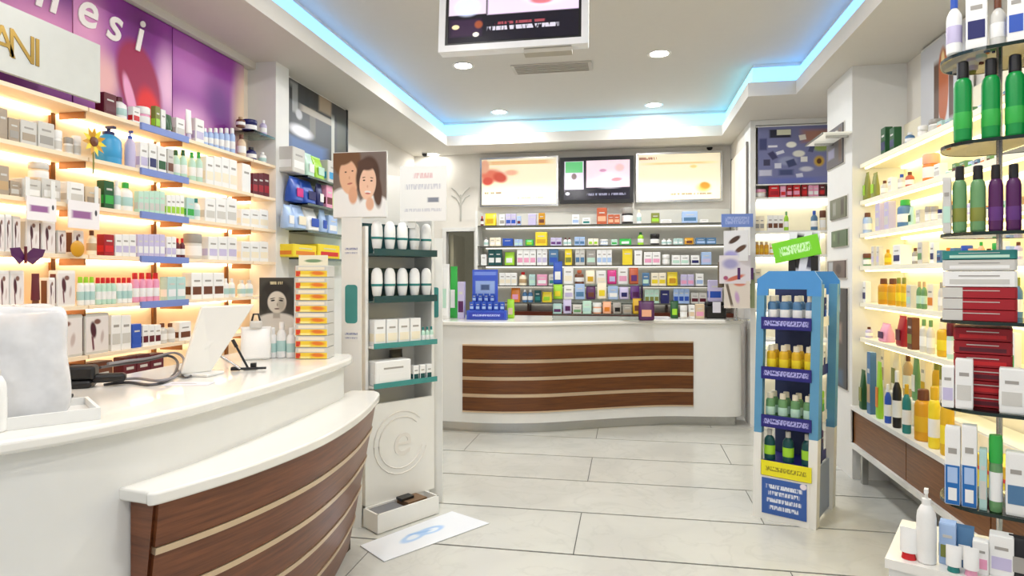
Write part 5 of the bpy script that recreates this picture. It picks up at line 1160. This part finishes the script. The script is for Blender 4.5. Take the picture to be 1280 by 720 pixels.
# yellow stack
x, y = ctp(394, 447); D = depth(x, y); wst = 40 / 800 * D; n = 8; hst = (z_at(332, x, y) - TZC) / n
for i in range(n):
    o = thing('carton', f'yellow and white flat carton, {ordw(n - 1 - i)} from the top of the yellow stack', 'carton', (x, y, TZC + i * hst), .18, 'yellow cartons stacked on the left counter')
    obj('body', U['carton'], cm_('pale grey', .5), o, scale=(wst, .13, hst - .001))
    panel('yellow_print', wst * .96, hst * .5, print_mat('yellow_carton_print', (240, 206, 60), [('e', .7, .6, .3, .5, 10, .6, (226, 120, 40)), ('r', .08, .5, .08, .5, 0, .2, (210, 60, 40)), ('r', .3, .2, .2, .2, 0, .4, (250, 236, 150))]) if i == 0 else YPM, (0, -.066, hst * .04), 0, .001, o)
    if i == 0: YPM = o.children[1].material_slots[0].material
    obj('side_label', U['plate'], cm_('red'), o, (-wst / 2 - .0005, -.05, hst * .05), (0, 0, PI / 2), (.02, .1, hst * .85))
    obj('title_strip', U['plate'], cm_('cream'), o, (0, -.0655, hst * .62), (0, 0, 0), (wst * .8, .06, hst * .24))
tp = thing('price_topper', 'small cream topper card on the yellow carton stack', 'sign', (x, y - .02, TZC + n * hst), .18)
panel('card', wst * .9, .055, print_mat('topper_print', (238, 232, 206), [('e', .5, .45, .36, .2, 0, .4, (120, 150, 110))]), (0, 0, 0), 0, .006, tp); box('foot', -.04, .04, .003, .03, 0, .003, CARD, tp)

# ------------------------------------------------------------------ things on the back counter
BTZ = HC + .0005
def bx_at(px, Y): return on_y(px, Y)
Yd = 6.22
x0, x1 = bx_at(584, Yd), bx_at(633, Yd); w = x1 - x0
bd = thing('counter_display', 'bright blue counter display with packs and header card on the back counter', 'display stand', ((x0 + x1) / 2, Yd, BTZ), .05)
BLU = mat('display_blue', (52, 84, 190), .4)
zt = z_at(337, x0, Yd + .12) - BTZ
o = box('tray_lower', -w / 2, w / 2, -.02, .09, 0, .09, BLU, bd); box('tray_upper', -w / 2 + .01, w * .35, .09, .2, 0, .17, BLU, bd)
panel('header', w * .66, zt - .17, print_mat('blue_header', (62, 92, 200), [('r', .5, .42, .4, .24, 0, .1, (150, 176, 226)), ('r', .5, .45, .2, .1, 0, .3, (70, 90, 130)), ('r', .5, .88, .48, .06, 0, .2, (120, 146, 226))]), (-w * .12, .19, .17), 0, .01, bd)
panel('front_print', w * .9, .05, print_mat('blue_front', (44, 62, 176), [('t', .5, .5, .4, .2, 0, .1, (190, 200, 240))]), (0, -.026, .02), 0, .003, bd)
def on_display(lx, ly, lz, i, lab):
    a = .05; X = bd.location.x + lx * math.cos(a) - ly * math.sin(a); Y = bd.location.y + lx * math.sin(a) + ly * math.cos(a)
    product('c', .042, .03, .085, 'blue', 'pale blue', (X, Y, BTZ + lz), a + R.uniform(-.05, .05), lab, 'blue packs in the counter display')
for i in range(6): on_display(-w / 2 + .045 + i * (w - .09) / 5, .03, .0905, i, f'blue pack, {ordw(i)} from left in the lower tray of the blue counter display')
for i in range(4): on_display(-w / 2 + .05 + i * .062, .14, .1705, i, f'blue pack, {ordw(i)} from left in the upper tray of the blue counter display')

def bc_item(pa, pb, top, Y, k, col, acc, lab, z=BTZ, d=None):
    a, b = bx_at(pa, Y), bx_at(pb, Y); X = (a + b) / 2; w_ = b - a
    product(k, w_, d or min(w_, .1), max(.03, z_at(top, X, Y) - z), col, acc, (X, Y, z), R.uniform(-.1, .1), lab, 'goods on the back counter')
bc_item(551, 562, 330, 6.3, 'd', 'white', 'mint', 'white pouch at the left end of the back counter')
bc_item(563, 572, 333, 6.42, 'd', 'green', 'white', 'green pouch at the left end of the back counter')
bc_item(573, 581, 352, 6.3, 'c', 'lilac', 'plum', 'lilac carton left of the blue counter display')
bc_item(634, 643, 374, 6.5, 'd', 'lime', 'beige', 'lime pouch right of the blue counter display')
# clear stepped rack
CL = glass_mat('clear_acrylic', (238, 242, 240))
ry = 6.45; rx0, rx1 = bx_at(691, ry), bx_at(802, ry)
rk = thing('acrylic_rack', 'clear stepped acrylic rack crowded with small goods on the back counter', 'rack', ((rx0 + rx1) / 2, ry, BTZ), .12)
wr = rx1 - rx0
steps = [(-.1, 0, .06), (0, .1, .20), (.1, .2, .35)]
for a, b, z in steps:
    box('step', -wr / 2, wr / 2, a, b - .004, z - .008, z, CL, rk); box('riser', -wr / 2, wr / 2, a - .004, a, 0 if a < -.05 else z - .1, z, CL, rk)
for s in (-1, 1): box('side_panel', s * wr / 2 - .004, s * wr / 2 + .004, -.1, .2, 0, .35, CL, rk)
rack = [[('c', 'pale teal', 'plum', .09), ('d', 'lilac', 'plum', .11), ('c', 'pale grey', 'sage', .07), ('c', 'mint', 'pale teal', .09), ('j', 'peach', 'white', .08), ('d', 'peach', 'orange', .11), ('d', 'grey', 'black', .1), ('c', 'grey', 'taupe', .08), ('d', 'gold', 'brown', .12)],
        [('d', 'lime', 'yellow', .12), ('c', 'white', 'lilac', .13), ('c', 'pale blue', 'steel blue', .12), ('d', 'plum', 'brown', .11), ('d', 'cream', 'yellow', .14), ('c', 'pale blue', 'white', .1), ('d', 'lilac', 'navy', .11), ('d', 'purple', 'plum', .11)],
        [('d', 'blue', 'white', .18), ('c', 'white', 'cream', .13), ('b', 'brown', 'copper', .12), ('d', 'cream', 'gold', .13), ('c', 'white', 'cream', .13), ('d', 'magenta', 'lilac', .11), ('c', 'white', 'pink', .13), ('d', 'copper', 'purple', .13)]]
for r, its in enumerate(rack):
    for i, (k, co, ac, h) in enumerate(its):
        lx = -wr / 2 + (i + .5) * wr / len(its); ly = (steps[r][0] + steps[r][1]) / 2; a = .12
        X = rk.location.x + lx * math.cos(a) - ly * math.sin(a); Y = rk.location.y + lx * math.sin(a) + ly * math.cos(a)
        ww = wr / len(its) * .86
        product(k, ww, min(.065, ww), h * R.uniform(1.05, 1.4), co, ac, (X, Y, BTZ + steps[r][2] + .0005), a + R.uniform(-.12, .12), f'{look(k, co, ac)}, {ordw(i)} from left on the acrylic rack {["lowest", "middle", "top"][r]} step', 'small goods in the acrylic rack')
bc_item(798, 818, 376, 6.42, 'd', 'plum', 'peach', 'plum pouch with peach label right of the acrylic rack')
bc_item(838, 848, 376, 6.78, 'd', 'dark green', 'lime', 'dark green pouch on the right part of the back counter')
bc_item(850, 859, 382, 6.75, 'j', 'pale grey', 'white', 'small pale grey jar on the back counter')
bc_item(861, 868, 381, 6.78, 'c', 'white', 'beige', 'small white carton beside the pale grey jar')
bc_item(869, 880, 380, 6.8, 'c', 'beige', 'pink', 'small beige carton left of the black printer')
pw = thing('paper_pad', 'white paper pad lying on the back counter right of the rack', 'paper', (bx_at(826, 6.68), 6.68, BTZ), .1); box('pad', -.08, .08, -.05, .05, 0, .02, mat('paper', (226, 224, 232), .7), pw); box('cover', -.08, .08, .03, .05, .02, .022, cm_('pale grey'), pw)
# black printer
px0, px1 = bx_at(881, 6.88), bx_at(906, 6.88); w = px1 - px0; X = (px0 + px1) / 2
pr = thing('receipt_printer', 'black receipt printer near the right end of the back counter', 'printer', (X, 6.88, BTZ), .1)
box('body', -w / 2, w / 2, -.08, .1, 0, .13, BLACK, pr, .012); box('lid', -w / 2 + .01, w / 2 - .02, -.06, .08, .13, .17, BLACK, pr, .012); box('paper_strip', -.04, .04, -.084, -.08, .06, .17, mat('paper', (226, 224, 232), .7), pr)
bc_item(885, 902, 350, 6.89, 'c', 'lilac', 'blue', 'lilac carton on top of the black receipt printer', BTZ + .1705, .08)
# spinner with hanging cards
cxp, cyp = bx_at(921, 6.62), 6.62
cs2 = thing('card_spinner', 'tall white spinner hung with printed packs under a blue header on the back counter', 'display stand', (cxp, cyp, BTZ))
obj('foot', lathe('foot', [(.12, 0), (.12, .012), (.03, .02), (.012, .03)], 20), CHROME, cs2); tube('pole', [(0, 0, .02), (0, 0, 1.0)], .01, CHROME, cs2, 8)
hz_ = z_at(284, cxp, cyp) - BTZ
panel('header', .30, .13, print_mat('spinner_header', (112, 138, 206), [('t', .5, .5, .4, .3, 0, .1, (160, 176, 226))]), (0, -.02, hz_), .06, .012, cs2)
packs = [(-.02, -.07, .58, .17, .26, (222, 222, 224), [('e', .45, .7, .3, .1, 25, .3, (70, 46, 30)), ('e', .7, .4, .3, .1, 25, .3, (84, 54, 32)), ('e', .3, .2, .4, .2, 0, .6, (160, 156, 206))]),
         (-.03, -.08, .36, .22, .24, (226, 220, 228), [('e', .35, .7, .35, .25, 0, .6, (164, 160, 204)), ('e', .5, .2, .4, .1, 20, .5, (206, 110, 90)), ('e', .2, .2, .1, .1, 0, .5, (170, 80, 120))]),
         (-.01, -.075, .12, .18, .23, (226, 216, 206), [('e', .5, .4, .12, .3, 10, .6, (196, 160, 200)), ('r', .2, .5, .06, .5, 14, .3, (110, 96, 84)), ('e', .6, .9, .3, .12, 0, .5, (214, 130, 110))]),
         (.07, -.06, .4, .12, .1, (84, 40, 104), [('e', .5, .5, .3, .3, 0, .5, (60, 24, 80))]),
         (-.13, -.02, .32, .08, .22, (112, 100, 80), [('e', .5, .5, .3, .3, 0, .6, (150, 140, 120))]),
         (.10, .0, .12, .1, .3, (150, 160, 120), [('e', .5, .3, .3, .15, 0, .5, (90, 110, 60)), ('e', .5, .7, .3, .15, 0, .5, (80, 100, 60))])]
for a, b, z, w_, h_, base, shp in packs:
    w_ *= 1.35; h_ *= 1.15
    panel('hanging_card', w_, h_, print_mat('hanging_print', base, shp), (a, b, z), R.uniform(-.4, .3), .012, cs2); tube('hook', [(a, b + .006, z + h_ - .015), (0, 0, z + h_ - .01)], .003, CHROME, cs2, 5)
